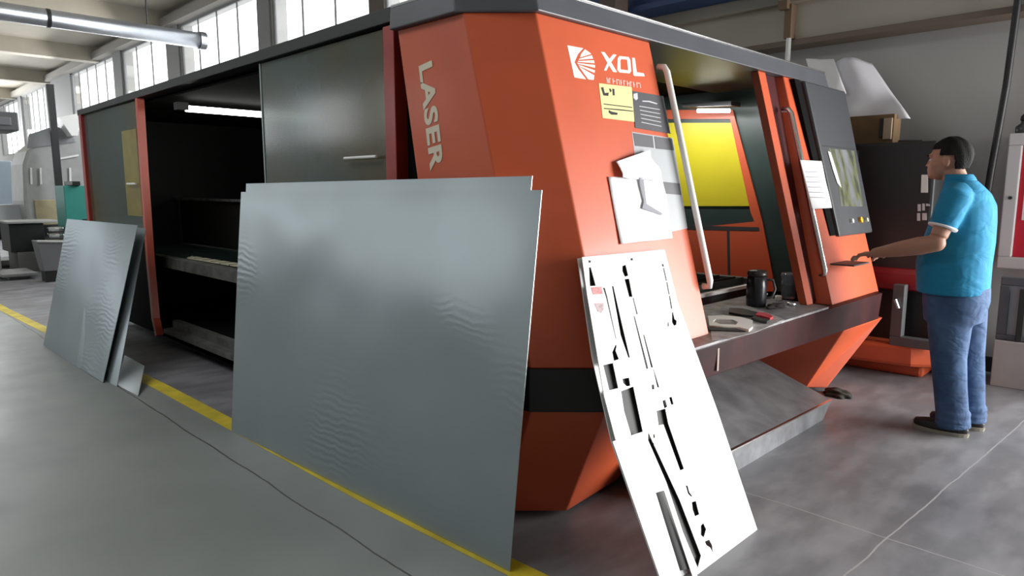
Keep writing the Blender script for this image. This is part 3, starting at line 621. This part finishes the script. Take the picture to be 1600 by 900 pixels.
# nested cut sheet, laser-cut openings all through it
Pn = Plane((-1.21, 2.4, .002), (0, 1, 0), (-.54, 0, 1.148))
M_cut = mat('white_coated_sheet', (.88, .88, .88), .35, noise=.03, nscale=3)
def c7(l): return [(880+a/3.75, 380+b/3.75) for a, b in l]
def c8(l): return [(940+a/2.6, 600+b/2.6) for a, b in l]
outer = [(909, 402), (1038, 390), (1058, 470), (1120, 640), (1183, 828), (1091, 897), (1035, 905), (965, 700), (944, 620), (917, 460)]
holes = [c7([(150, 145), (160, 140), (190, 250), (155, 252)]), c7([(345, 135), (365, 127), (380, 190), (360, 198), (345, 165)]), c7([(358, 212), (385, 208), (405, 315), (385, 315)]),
         c7([(405, 320), (411, 320), (436, 418), (428, 418)]), c7([(232, 262), (242, 260), (256, 310), (310, 560), (305, 562), (250, 320)]), c7([(284, 252), (293, 252), (345, 480), (390, 670), (380, 672), (335, 540)]),
         c7([(410, 425), (418, 430), (498, 735), (485, 738)]), c7([(466, 535), (474, 538), (525, 728), (514, 730)]), c7([(524, 735), (528, 735), (562, 845), (550, 845)]),
         c7([(575, 122), (585, 122), (590, 138), (580, 138)]), c7([(583, 145), (590, 145), (606, 220), (600, 222)]), c7([(602, 228), (609, 228), (622, 300), (616, 302)]), c7([(618, 308), (625, 308), (638, 385), (630, 385)]),
         c7([(636, 405), (642, 405), (652, 445), (664, 455), (662, 478), (648, 485), (636, 465)]), c7([(610, 465), (617, 463), (618, 488), (610, 488)]),
         c7([(305, 595), (312, 600), (306, 630), (326, 680), (295, 690), (286, 640)]), c7([(233, 715), (290, 702), (322, 850), (268, 862)]), c7([(345, 795), (385, 788), (392, 835), (372, 840), (350, 820)]),
         c7([(516, 830), (530, 828), (534, 855), (518, 858)]), c8([(78, 30), (128, 10), (172, 218), (125, 230), (90, 110)]),
         c8([(222, 110), (258, 100), (270, 160), (334, 345), (318, 352), (250, 165), (230, 168)]), c8([(246, 68), (258, 64), (266, 92), (254, 100)]), c8([(273, 55), (284, 52), (292, 82), (282, 86)]),
         c8([(340, 412), (348, 412), (356, 440), (368, 456), (362, 458), (350, 446)]), c8([(365, 480), (382, 475), (396, 530), (378, 538), (368, 510)]), c8([(402, 575), (412, 565), (424, 590), (414, 624), (402, 614)]),
         c8([(418, 640), (436, 632), (448, 655), (452, 690), (440, 665), (424, 655)]), c8([(208, 205), (214, 203), (216, 218), (210, 222)]),
         [(1012, 674), (1024, 700), (1062, 782), (1095, 868), (1090, 888), (1050, 792), (1012, 694)], [(1022, 768), (1039, 764), (1094, 925), (1070, 925)],  # openings added to draw the offcut's shadow line and darken its slot
         c8([(205, 240), (212, 240), (214, 300), (262, 425), (240, 445), (196, 290)])]
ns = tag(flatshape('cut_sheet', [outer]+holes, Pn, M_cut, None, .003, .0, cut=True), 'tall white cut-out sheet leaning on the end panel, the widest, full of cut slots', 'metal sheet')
dots = [c7([(146, 102), (158, 102), (160, 114), (148, 116)]), c7([(392, 90), (404, 88), (407, 100), (396, 103)]), c8([(110, 294), (120, 292), (122, 301), (112, 303)]), c8([(472, 760), (479, 758), (481, 765), (474, 767)])]
for d_ in dots: flatshape('pin_mark', [d_], Pn, M_dark, ns, .001, .002)
flatshape('stamp_mark', [c7([(160, 260), (222, 255), (230, 298), (172, 302)])], Pn, mat('pink_stamp', (.80, .36, .36), .7, noise=.4, nscale=60), ns, .001, .002)
flatshape('stamp_mark', [c7([(178, 352), (235, 350), (236, 385), (220, 410), (200, 402)])], Pn, mat('pale_stamp', (.66, .50, .52), .7, noise=.4, nscale=60), ns, .001, .002)
back = Plane((-1.21, 2.4, .002), (0, 1, 0), (-.54, 0, 1.148)); back.o = back.o-back.n*.03
tag(flatshape('cut_sheet', [[(902, 404), (940, 400), (1000, 640), (1075, 900), (1030, 905), (955, 690), (925, 560)]], back, M_cut, None, .003, 0), 'narrow white sheet showing along the left edge behind the cut-out sheet', 'metal sheet')
dk = Plane(Pn.o, Pn.u, Pn.v); dk.o = dk.o-dk.n*.015  # near-black sheet added so the slots look shaded
tag(flatshape('slot_shade_sheet', [[(912, 406), (1032, 396), (1056, 478), (1085, 560), (1120, 700), (1096, 885), (1045, 895), (975, 700), (952, 620), (925, 480)]], dk, mat('slot_shade_dark', (.03, .03, .032), .6, noise=.4), None, .003, 0), 'dark sheet added behind the white one as the shade seen through its slots', 'metal sheet')
fr_ = Plane(Pn.o, Pn.u, Pn.v); fr_.o = fr_.o+fr_.n*.014
tag(flatshape('cut_sheet', [[(957, 690), (1006, 674), (1040, 752), (1086, 890), (1100, 935), (1042, 935)], [(1024, 770), (1037, 766), (1090, 925), (1072, 925)]], fr_, M_cut, None, .003, 0), 'short white offcut sheet lowest in front with a long slot', 'metal sheet')

# ------------------------------------------------------------------ things along the back wall, right
sm_ = thing('second_machine', 'black cabinet machine with rounded orange base behind the man', 'machine', (-1.9, 5.95, 0))
def B(x0, x1, ya, yb, z0, z1, name, m, par, bev=.006): return obj(name, box(BM(), x0, x1, ya, yb, z0, z1), m, par, bevel=bev)
B(-2.6, -1.42, 5.75, 6.3, .72, 1.77, 'upper_cabinet', M_blackcab, sm_, .02)
B(-2.58, -1.95, 5.72, 5.76, .85, 1.72, 'side_panel', M_band, sm_)
B(-2.6, -1.35, 5.72, 6.3, .66, .84, 'red_tray', mat('dark_red_tray', (.30, .012, .02), .4), sm_, .05)
B(-2.55, -1.2, 5.8, 6.3, .26, .66, 'lower_body', M_band, sm_)
ob = BM(); pr = [(-2.5, 5.62), (-1.9, 5.60), (-1.45, 5.66), (-1.2, 5.85), (-1.15, 6.25), (-2.5, 6.25)]
box(ob, -2.4, -1.4, 5.8, 6.2, 0, .1); hexa(ob, [(x, y, .10) for x, y in pr], [(x*1.0, y-.03, .27) for x, y in pr]); obj('orange_base', ob, M_orange, sm_, bevel=.03)
f = BM(); a0 = at(1397, 440, 'y', 5.68); box(f, -1.60, -1.52, 5.62, 5.70, .33, .72); box(f, -1.60, -1.22, 5.62, 5.70, .26, .33); obj('door_frame', f, mat('grey_frame', (.10, .105, .11), .4), sm_, bevel=.006)
obj('door_latch', tube(BM(), [at(1398, 468, 'y', 5.6), at(1403, 482, 'y', 5.6)], .014, 8), M_chrome, sm_)
q0 = at(1440, 275, 'y', 5.73)
PCAB = Plane((-1.8, 5.745, 0), (1, 0, 0), (0, 0, 1))
flatshape('white_label', [[(1440, 273), (1450, 273), (1450, 301), (1439, 301)]], PCAB, M_white, sm_, .002, .002)
flatshape('small_print', [[(1434, 319), (1439, 319), (1439, 330), (1434, 330)], [(1441, 318), (1445, 318), (1445, 329), (1441, 329)], [(1447, 318), (1453, 319), (1453, 322), (1447, 322)], [(1433, 333), (1438, 333), (1438, 345), (1433, 345)], [(1441, 333), (1448, 333), (1448, 344), (1441, 344)]], PCAB, M_ink and mat('print_white', (.6, .6, .6), .6), sm_, .002, .002)
# brown carton and drawings on top
bx = thing('cardboard_box', 'brown cardboard box standing on the black cabinet below the drawings', 'box', (-1.95, 6.0, 1.77))
x0, x1 = at(1333, 200, 'y', 5.85).x, at(1396, 200, 'y', 5.85).x
B(x0-.1, x1, 5.86, 6.02, 1.772, 1.99, 'carton', mat('cardboard', (.20, .125, .06), .85, noise=.3), bx, .004)
B(x1-.07, x1-.01, 5.84, 5.86, 1.80, 1.96, 'flap', mat('card_flap', (.36, .28, .2), .8), bx, .004)
B(x1-.10, x1-.07, 5.845, 5.86, 1.82, 1.96, 'slot', M_dark, bx, 0)
PB = Plane((-1.9, 6.12, 2.25), (1, 0, 0), (0, .5, 1))
crumple('drawing_sheet', 'large white drawing sheet curling up behind the console top', [(1300, 108), (1364, 103), (1425, 190), (1318, 196)], 0, .06, PB, mat('drawing_paper', (.72, .71, .76), .8), seed=2, curl=lambda u, v: .10*math.sin(3*u)*(1-v))
crumple('drawing_sheet', 'small white drawing sheet corner beside the large curling one', [(1268, 107), (1311, 107), (1330, 160), (1280, 150)], .12, .03, PB, M_paper, seed=4)
tag(obj('black_tool', tube(BM(), [at(1400, 223, 'y', 6.0), at(1440, 223, 'y', 6.0)], .02, 8), M_band), 'short black bar lying on the black cabinet beside the box', 'bar')
# fire hose cabinet
fc = thing('fire_cabinet', 'white framed red fire hose cabinet on the wall at the right edge', 'fire cabinet', (-.75, 6.3, 1.3))
fx0, fx1 = -1.065, -.35
f = BM(); za, zb = .845, 1.82; t = .085
for a, b, cc, d in ((fx0, fx1, za, za+t), (fx0, fx1, zb-t, zb), (fx0, fx0+t, za+t, zb-t), (fx1-t, fx1, za+t, zb-t)): box(f, a, b, 6.14, 6.38, cc, d)
obj('cabinet_frame', f, mat('cabinet_white', (.62, .62, .62), .4), fc, bevel=.008)
B(fx0+t, fx1-t, 6.17, 6.38, za+t, zb-t, 'red_door', mat('fire_red', (.58, .012, .03), .35), fc, .004)
B(-.945, -.5, 6.165, 6.17, 1.2, 1.62, 'glass_notice', M_white, fc, 0)
obj('lock', tube(BM(), [(fx0+.045, 6.14, 1.36), (fx0+.045, 6.12, 1.36)], .012, 10), M_dark, fc)
c = Vector((-1.0, 6.24, 1.82)); bt = thing('spray_bottle', 'small dark bottle standing on top of the fire cabinet', 'bottle', c)
obj('bottle_body', lathe(BM(), [(.045, 0), (.05, .01), (.05, .05), (.02, .075), (.018, .09)], c), mat('bottle_dark', (.05, .055, .055), .3), bt, smooth=True)
obj('nozzle', lathe(BM(), [(.02, .09), (.025, .10), (.022, .125), (.008, .14)], c), M_black, bt, smooth=True)
# carton and framed stack under it
B2 = tag(obj('white_carton', box(BM(), -1.0, -.3, 5.95, 6.3, 0, .34), mat('offwhite_carton', (.46, .44, .43), .85, noise=.1), bevel=.006), 'off-white carton on the floor under the fire cabinet', 'box')
ff = BM(); box(ff, -1.0, -.94, 5.98, 6.04, .38, .74); box(ff, -1.0, -.4, 5.98, 6.04, .74, .80); box(ff, -1.0, -.4, 5.98, 6.04, .342, .38)
fo = thing('framed_panel', 'grey framed panel standing on the off-white carton', 'panel', (-.7, 6.0, .342))
obj('frame', ff, mat('panel_frame', (.10, .11, .12), .4), fo, bevel=.006)
B(-.94, -.4, 6.0, 6.02, .38, .74, 'sheet', mat('panel_face', (.30, .32, .34), .3), fo, 0)
B(-.88, -.84, 5.96, 6.0, .345, .72, 'rail', M_dark, fo, .004)

# ------------------------------------------------------------------ things far down the hall, left
X = lambda px, py, x: at(px, py, 'x', x)
# rounded pale press
pm = thing('pale_press', 'big pale grey rounded machine housing far down the hall', 'machine', (-16, 3.4, 0))
prof = [(2.85, .72), (2.82, 1.2), (2.86, 1.9), (2.95, 2.15), (3.15, 2.32), (3.5, 2.42), (3.98, 2.60), (4.05, .72)]
hb = BM(); hexa(hb, [(-16, y, z) for y, z in prof], [(-17.2, y, z) for y, z in prof]); obj('housing', hb, mat('pale_housing', (.40, .41, .40), .5, noise=.12), pm, bevel=.05)
f = BM(); box(f, -15.99, -15.96, 2.98, 3.7, .74, 1.22); obj('lower_cover', f, mat('cream_cover', (.46, .40, .24), .5, noise=.2), pm, bevel=.01)
f = BM(); slab(f, [X(42, 232, -15.97), X(118, 222, -15.97), X(110, 205, -15.97), X(85, 197, -15.97), X(45, 210, -15.97)], (-.02, 0, 0)); obj('grey_hood', f, mat('hood_grey', (.26, .27, .28), .5), pm)
for px in (47, 62, 90, 108):
    f = BM(); slab(f, [X(px, 262, -15.95), X(px+3, 262, -15.95), X(px+4, 288, -15.95), X(px+1, 288, -15.95)], (-.02, 0, 0)); obj('bright_slot', f, M_white, pm)
f = BM(); slab(f, [X(90, 247, -15.95), X(123, 241, -15.95), X(123, 244, -15.95), X(90, 250, -15.95)], (-.02, 0, 0)); obj('top_bar', f, M_white, pm)
B(-17.2, -15.9, 2.9, 4.0, .52, .74, 'dark_plinth', M_black, pm, .01)
B(-17.2, -16.1, 2.95, 3.9, 0, .52, 'base', M_pillar, pm, .01)
f = BM(); f_ = [X(72, 130, -15.5), X(80, 130, -15.5), X(89, 292, -15.5), X(83, 292, -15.5)]
tag(obj('steel_post', box(BM(), f_[0].x-.05, f_[0].x+.05, f_[0].y, f_[0].y+.11, 0, 3.36), M_black), 'slim dark post standing before the pale press', 'post')
# hanging white funnel canopy and dark curtain
f = BM(); slab(f, [X(92, 183, -15.6), X(128, 176, -15.6), X(122, 212, -15.6), X(112, 212, -15.6)], (-.35, 0, 0)); tag(obj('white_hopper', f, M_white), 'white tapered hopper above the pale press', 'hopper')
# teal cabinet
tc_ = thing('teal_cabinet', 'teal control cabinet beside the pale press', 'cabinet', X(115, 345, -13))
a, b = X(99, 290, -13), X(135, 345, -13)
B(-13.6, -13.0, a.y, b.y+.1, b.z-.1, a.z, 'body', mat('teal_paint', (.03, .24, .20), .5), tc_, .01)
B(-13.5, -12.95, a.y+.12, b.y-.05, a.z, a.z+.07, 'top_unit', M_band, tc_, .01)
B(-13.5, -12.95, a.y+.22, b.y+.1, b.z-.14, b.z+.03, 'dark_hatch', M_band, tc_, .01)
B(-13.5, -13.1, a.y+.05, b.y, 0, b.z-.1, 'pedestal', M_black, tc_, .01)
# grey waste bin
a, b = X(56, 383, -12.6), X(104, 390, -12.6)
bn = thing('waste_bin', 'grey open metal bin on the floor behind the left steel sheets', 'bin', ((-12.6), a.y, 0))
hexb = BM(); hexa(hexb, [(-12.55, a.y+.06, .17), (-12.55, b.y+.1, .17), (-12.85, b.y+.1, .17), (-12.85, a.y+.06, .17)], [(-12.5, a.y, .64), (-12.5, b.y+.2, .60), (-12.9, b.y+.2, .60), (-12.9, a.y, .64)]); obj('bin_body', hexb, mat('bin_grey', (.15, .15, .155), .6), bn, bevel=.01)
obj('bin_rim', tube(BM(), [(-12.5, a.y, .64), (-12.5, b.y+.2, .60)], .02, 8), mat('rim', (.4, .4, .39), .5), bn)
B(-12.84, -12.56, a.y+.08, b.y+.1, 0, .17, 'bin_base', M_black, bn)
# black crate on a stand, metal coils, pallets, cloth-covered table
a, b = X(11, 350, -14.5), X(72, 392, -14.5)
ct = thing('black_crate', 'black slatted crate on a low stand at the left', 'crate', (-14.6, a.y, 0))
B(-15.3, -14.5, a.y+.02, b.y, b.z, a.z, 'crate_body', M_band, ct, .01); B(-15.4, -14.45, a.y-.02, b.y+.25, a.z, a.z+.04, 'crate_lid', mat('crate_lid', (.28, .28, .27), .5), ct, .01)
B(-15.3, -14.5, a.y+.1, b.y+.3, 0, b.z, 'stand', mat('stand_grey', (.16, .16, .15), .7), ct, .01)
for k in range(4):
    sx = BM(); z_ = b.z+.02+k*.11; y_ = X(82, 360, -14.2).y
    bmesh.ops.create_cone(sx, segments=20, radius1=.20, radius2=.20, depth=.075, cap_ends=True, matrix=Matrix.Translation((-14.2, y_+.12, z_+.04)))
    tag(obj('metal_coil', sx, M_chrome, bevel=.02), 'bright metal coil in the stack beside the black crate, number %s from the bottom' % ['one', 'two', 'three', 'four'][k] if 0 else ['bright metal coil at the bottom of the stack beside the black crate', 'bright metal coil second from the bottom beside the black crate', 'bright metal coil second from the top beside the black crate', 'bright metal coil on top of the stack beside the black crate'][k], 'coil', 'metal coils by the black crate')
tag(obj('coil_stand', box(BM(), -14.4, -14.0, y_-.05, y_+.3, 0, b.z+.0), M_pillar, bevel=.01), 'low grey block carrying the metal coils', 'stand')
for (px0, px1, py, x, zt, lb) in ((3, 60, 428, -13.2, .10, 'pale grey plate pallet on the floor before the waste bin'), (-40, 45, 405, -15.4, .14, 'grey plate stack on the floor behind the pale pallet'), (-60, -2, 372, -14.0, .60, 'pale stacked crates at the left edge below the white table')):
    a, b = X(px0, py, x), X(px1, py, x)
    tag(obj('plate_stack', box(box(BM(), x-.9, x, a.y, b.y, .05, zt), x-.8, x-.1, a.y+.1, b.y-.1, 0, .05), mat('plate_pale', (.30, .30, .30), .5, noise=.2), bevel=.01), lb, 'plates')
a, b = X(-40, 322, -16.6), X(34, 345, -16.6)
tb = thing('covered_table', 'table under a white cloth at the far left edge', 'table', (-17, a.y, 0))
hx = BM(); hexa(hx, [(-16.5, a.y, .78), (-16.5, b.y+.0, .78), (-17.5, b.y+.0, .78), (-17.5, a.y, .78)], [(-16.6, a.y, 1.12), (-16.6, b.y, 1.12), (-17.4, b.y, 1.12), (-17.4, a.y, 1.12)]); obj('cloth', hx, mat('white_cloth', (.55, .58, .62), .8), tb, bevel=.02)
for yy_ in (a.y+.1, b.y-.1): B(-17.3, -16.7, yy_-.04, yy_+.04, 0, .78, 'leg', M_black, tb)
a, b = X(-40, 250, -24), X(22, 288, -24)
ok_ = thing('grey_truck_body', 'blue-grey box body standing in the bright far end of the hall', 'truck', (-24, a.y, 0))
B(-27, -24, a.y, b.y, .6, a.z, 'cargo_box', mat('bluegrey', (.22, .27, .32), .5), ok_, .03)
for yy_ in (a.y+.4, b.y-.3): obj('wheel', tube(BM(), [(-24.4, yy_-.1, .42), (-24.4, yy_+.15, .42)], .42, 20), M_black, ok_)
# hanging unit heater
a, b = X(-60, 170, -13), X(31, 205, -13)
uh = thing('unit_heater', 'dark grey boxy unit hanging from the ceiling at the left edge', 'heater', (-13.3, b.y, a.z))
B(-13.8, -13, a.y, b.y, b.z, a.z, 'casing', mat('unit_grey', (.10, .105, .11), .5), uh, .02)
B(-13.0, -12.98, a.y+.1, b.y-.1, b.z+.08, a.z-.08, 'grille', mat('unit_face', (.16, .17, .18), .5), uh, .01)
for yy_ in (a.y+.2, b.y-.2): obj('hanger_rod', tube(BM(), [(-13.4, yy_, a.z), (-13.4, yy_, ZT-.02)], .012, 8), M_black, uh)

# ------------------------------------------------------------------ the man
mp = thing('person', 'man in bright blue polo shirt and jeans reaching to the machine console', 'person', (-.95, 4.66, 0))
M_skin = mat('skin', (.40, .215, .145), .55, noise=.08, nscale=12, Subsurface_Weight=.06)
M_hair = mat('black_hair', (.006, .0055, .0055), .75, bump=.5, bscale=180, Specular_IOR_Level=.2)
def cloth_mat(name, col, col2, ns, bs, rough=.85, amt=.5):
    m = mat(name, col, rough, noise=.1, col2=col2, nscale=ns); N = m.node_tree.nodes; L = m.node_tree.links; b = N['Principled BSDF']
    tc = N.new('ShaderNodeTexCoord'); mm = N.new('ShaderNodeMapping'); mm.inputs['Scale'].default_value = (1, 1, 1.7); mm.inputs['Rotation'].default_value = (.3, .5, 0); L.new(tc.outputs['Object'], mm.inputs[0])
    n_ = N.new('ShaderNodeTexNoise'); n_.inputs['Scale'].default_value = bs; n_.inputs['Detail'].default_value = 2; n_.inputs['Distortion'].default_value = .8; L.new(mm.outputs[0], n_.inputs['Vector'])
    bp = N.new('ShaderNodeBump'); bp.inputs['Strength'].default_value = amt; bp.inputs['Distance'].default_value = .03; L.new(n_.outputs['Fac'], bp.inputs['Height']); L.new(bp.outputs[0], b.inputs['Normal'])
    return m
M_shirt = cloth_mat('blue_polo', (.006, .22, .40), (.005, .18, .34), 5, 7)
M_jean = cloth_mat('blue_denim', (.065, .13, .26), (.03, .065, .15), 7, 9)
def chain(bm, pts, n=16):
    """pts: (x,y,z,rx,ry) elliptical rings joined into a tapering limb; flattened rings allowed"""
    P = [Vector(p[:3]) for p in pts]; rings = []; a = None
    for i, p in enumerate(P):
        t = (P[min(i+1, len(P)-1)]-P[max(i-1, 0)]).normalized()
        ref = Vector((1, 0, 0)) if abs(t.x) < .9 else Vector((0, 0, 1))
        a = (ref-t*ref.dot(t)).normalized(); b = t.cross(a)
        rings.append([bm.verts.new(p+a*pts[i][3]*math.cos(k*math.tau/n)+b*pts[i][4]*math.sin(k*math.tau/n)) for k in range(n)])
    for q, s in zip(rings, rings[1:]):
        for k in range(n): bm.faces.new((q[k], q[(k+1) % n], s[(k+1) % n], s[k]))
    bm.faces.new(rings[0][::-1]); bm.faces.new(rings[-1])
# head, neck, arms and hands: one continuous body
HC = Vector((-1.085, 4.63, 1.59))
hb = BM()
ell(hb, HC+Vector((.012, 0, .018)), (.098, .077, .103))
ell(hb, HC+Vector((-.035, 0, -.045)), (.062, .060, .072))
ell(hb, HC+Vector((-.070, 0, -.088)), (.027, .034, .022))
hexa(hb, [HC+Vector(v) for v in [(-.090, -.006, .012), (-.118, -.015, -.034), (-.090, -.016, -.040), (-.090, .016, -.040), (-.118, .015, -.034), (-.090, .006, .012)]],
     [HC+Vector(v) for v in [(-.06, -.008, .012), (-.06, -.015, -.03), (-.06, -.016, -.040), (-.06, .016, -.040), (-.06, .015, -.03), (-.06, .008, .012)]])
ell(hb, HC+Vector((-.082, 0, -.055)), (.020, .026, .008)); ell(hb, HC+Vector((-.080, 0, -.068)), (.020, .022, .008))
ell(hb, HC+Vector((-.076, 0, .025)), (.022, .055, .012))
for s in (-1, 1):
    ell(hb, HC+Vector((.014, s*.079, -.012)), (.020, .010, .033)); ell(hb, HC+Vector((-.045, s*.042, -.03)), (.035, .022, .03))
chain(hb, [(-1.055, 4.63, 1.53, .058, .056), (-1.03, 4.635, 1.46, .062, .062), (-1.0, 4.64, 1.38, .075, .085)])
# torso core below the clothes
chain(hb, [(-.99, 4.64, 1.40, .09, .15), (-.99, 4.645, 1.2, .11, .15), (-1.0, 4.65, 1.0, .11, .15)])
# left (near) arm: shoulder, elbow, wrist
SHL = Vector((-.985, 4.43, 1.375)); EL = Vector((-1.045, 4.365, 1.125)); WR = Vector((-1.375, 4.425, 1.045))
def limb(bm, pts): chain(bm, pts)
limb(hb, [(*SHL, .05, .05), (*(SHL.lerp(EL, .5)), .050, .052), (*(SHL.lerp(EL, .85)), .044, .046)])
ell(hb, EL+Vector((.004, 0, 0)), (.046, .044, .046))
fv = WR-EL
limb(hb, [(*EL, .047, .047), (*(EL+fv*.25), .052, .050), (*(EL+fv*.6), .044, .040), (*(EL+fv*.95), .031, .028), (*(EL+fv*1.03), .028, .024)])
def hand(bm, wr, fwd, side, dn, curl=.5, sc=1.0):
    fwd = fwd.normalized(); side = (side-fwd*side.dot(fwd)).normalized(); up = fwd.cross(side).normalized()
    if up.dot(dn) > 0: up = -up
    chainpts = []
    a = wr; b = wr+fwd*.085*sc
    # palm as a flattened slab
    v0 = [a-side*.026-up*.010, a+side*.026-up*.010, a+side*.026+up*.014, a-side*.026+up*.014]
    v1 = [b-side*.041-up*.012, b+side*.040-up*.012, b+side*.040+up*.010, b-side*.041+up*.010]
    hexa(bm, v0, v1); ell(bm, a.lerp(b, .5), (.03*sc, .03*sc, .016*sc))
    for k, (o, l) in enumerate(((-.031, .068), (-.010, .078), (.012, .073), (.032, .058))):
        p = b+side*o; d = fwd.copy(); pts = [tuple(p-fwd*.015)+(.0095,)*2]
        ang = 0
        for j, q in enumerate((.45, .32, .23)):
            ang += curl*(.45+.25*j); dd = (fwd*math.cos(ang)-up*math.sin(ang)); p = p+dd*l*q
            pts.append(tuple(p)+((.0092, .0085, .0072)[j],)*2)
        chain(bm, pts, 10)
    p = a+fwd*.025-side*.026; pts = [tuple(p)+(.013, .013)]
    for dd, l, r in ((fwd*.7-side*.6-up*.25, .038, .0115), (fwd*.9-side*.25-up*.35, .030, .0095)): p = p+dd.normalized()*l; pts.append(tuple(p)+(r, r))
    chain(bm, pts, 10)
hand(hb, WR, Vector((-1, .22, -.20)), Vector((.1, 1, 0))*-1, Vector((0, 0, -1)), .55)
# right arm, mostly behind the body
SR = Vector((-.985, 4.86, 1.375)); ER = Vector((-1.10, 4.90, 1.12)); WR2 = Vector((-1.36, 4.80, 1.03)); fv = WR2-ER
limb(hb, [(*SR, .05, .05), (*(SR.lerp(ER, .5)), .05, .052), (*(SR.lerp(ER, .9)), .044, .044)])
limb(hb, [(*ER, .044, .044), (*(ER+fv*.3), .044, .042), (*(ER+fv*.95), .028, .026), (*(ER+fv*1.03), .027, .024)])
hand(hb, WR2, Vector((-1, -.1, -.25)), Vector((0, 1, 0)), Vector((0, 0, -1)), .5)
body = remeshed('body', hb, M_skin, mp, .0055, 4)
# eyes and brows
for s in (-1, 1):
    obj('eye', ell(BM(), HC+Vector((-.078, s*.031, -.002)), (.009, .012, .006), seg=12), mat('eye_white', (.7, .68, .65), .3), body, smooth=True)
    obj('eyebrow', ell(BM(), HC+Vector((-.091, s*.032, .023)), (.008, .024, .005), seg=12), M_hair, body, smooth=True)
# hair cap
hc = BM(); bmesh.ops.create_uvsphere(hc, u_segments=96, v_segments=64, radius=1, matrix=Matrix.Identity(4))
for v in hc.verts:
    d = v.co.copy(); k = 1+.025*math.sin(9*d.x+3*d.z)*math.cos(8*d.y+2)+random.uniform(-.003, .003)
    v.co = Vector((d.x*.110, d.y*.087, d.z*.112))*k
dele = [v for v in hc.verts if (v.co.x < -.045 and v.co.z < .040) or (v.co.x < .035 and v.co.z < .005) or v.co.z < -.075]
bmesh.ops.delete(hc, geom=dele, context='VERTS')
for v in hc.verts: v.co += HC+Vector((.018, 0, .018))
ho = obj('hair', hc, M_hair, body, smooth=True); so = ho.modifiers.new('s', 'SOLIDIFY'); so.thickness = .022; so.offset = -1
# polo shirt
sb = BM()
def ringE(c, rx, ry, n=28): return [Vector((c[0]+rx*math.copysign(abs(math.cos(k*math.tau/n))**.85, math.cos(k*math.tau/n)), c[1]+ry*math.copysign(abs(math.sin(k*math.tau/n))**.85, math.sin(k*math.tau/n)), c[2])) for k in range(n)]
def stack(bm, rs):
    R = [[bm.verts.new(p) for p in r] for r in rs]; n = len(R[0])
    for q, s in zip(R, R[1:]):
        for k in range(n): bm.faces.new((q[k], q[(k+1) % n], s[(k+1) % n], s[k]))
    bm.faces.new(R[0][::-1]); bm.faces.new(R[-1])
stack(sb, [ringE((-1.005, 4.65, .825), .178, .215), ringE((-1.010, 4.65, .90), .182, .215), ringE((-1.015, 4.65, 1.0), .186, .212), ringE((-1.000, 4.65, 1.12), .176, .205),
           ringE((-.985, 4.65, 1.24), .158, .212), ringE((-.978, 4.65, 1.33), .142, .215), ringE((-.985, 4.65, 1.395), .118, .19), ringE((-1.0, 4.645, 1.44), .095, .13), ringE((-1.012, 4.64, 1.475), .074, .080)])
for A, Bq, e in ((SHL, EL, .0), (SR, ER, .0)):
    d = Bq-A
    chain(sb, [(*(A+Vector((0, (.06 if A is SHL else -.06), .015))), .075, .078), (*A, .078, .078), (*(A+d*.4), .074, .074), (*(A+d*.66), .068, .070)])
shirt = remeshed('polo_shirt', sb, M_shirt, mp, .009, 8)
# sleeve bands and collar
for A, Bq in ((SHL, EL), (SR, ER)):
    d = Bq-A; obj('sleeve_band', tube(BM(), [A+d*.625, A+d*.665], [.0745, .0725], 24), mat('white_band', (.75, .75, .78), .7), shirt, smooth=True)
cl = BM(); stack(cl, [ringE((-1.012, 4.64, 1.455), .083, .088), ringE((-1.018, 4.638, 1.485), .076, .080), ringE((-1.026, 4.636, 1.505), .070, .074)])
obj('collar', cl, M_shirt, shirt, smooth=True)
# jeans
jb = BM()
stack(jb, [ringE((-.99, 4.65, .66), .145, .185), ringE((-.985, 4.65, .78), .165, .190), ringE((-.99, 4.65, .87), .165, .188)])
LF = Vector((-.925, 4.575, 0)); RF = Vector((-.885, 4.765, 0))
chain(jb, [(-.985, 4.565, .78, .120, .098), (-.985, 4.555, .62, .110, .096), (-.975, 4.553, .45, .092, .083), (-.955, 4.56, .28, .086, .078), (-.935, 4.572, .12, .085, .075), (-.925, 4.575, .045, .092, .078)], 22)
chain(jb, [(-.96, 4.735, .78, .12, .098), (-.945, 4.745, .62, .108, .094), (-.925, 4.755, .45, .090, .082), (-.905, 4.762, .28, .084, .076), (-.89, 4.765, .12, .082, .073), (-.885, 4.765, .045, .088, .076)], 22)
for z, k in ((.10, .004), (.065, .005), (.135, .003)):
    for cc in ((-.93, 4.573), (-.887, 4.765)):
        bmesh.ops.create_cone(jb, segments=20, radius1=.088+k, radius2=.082+k, depth=.02, cap_ends=True, matrix=Matrix.Translation((cc[0], cc[1], z)))
obj_j = remeshed('jeans', jb, M_jean, mp, .008, 5)
# shoes
for cc in (LF, RF):
    sh_ = BM(); stack(sh_, [[Vector((cc.x-.065+p[0]*k, cc.y+p[1]*k, z)) for p in [(.145*math.cos(t_*math.tau/24)*(1), .050*math.sin(t_*math.tau/24)*(1.0 if math.cos(t_*math.tau/24) < 0 else .86)) for t_ in range(24)]] for z, k in ((.018, .98), (.04, 1.0), (.06, .93))])
    ell(sh_, Vector((cc.x, cc.y, .06)), (.075, .045, .04)); ell(sh_, Vector((cc.x-.11, cc.y, .045)), (.09, .046, .028))
    sho = remeshed('shoe', sh_, mat('black_shoe', (.015, .014, .014), .55), mp, .005, 4)
    so_ = BM(); stack(so_, [[Vector((cc.x-.065+.150*k*math.cos(t_*math.tau/24), cc.y+.054*k*math.sin(t_*math.tau/24), z)) for t_ in range(24)] for z, k in ((0, .97), (.02, 1.0))])
    obj('sole', so_, mat('pale_sole', (.30, .28, .23), .7), sho, smooth=False)
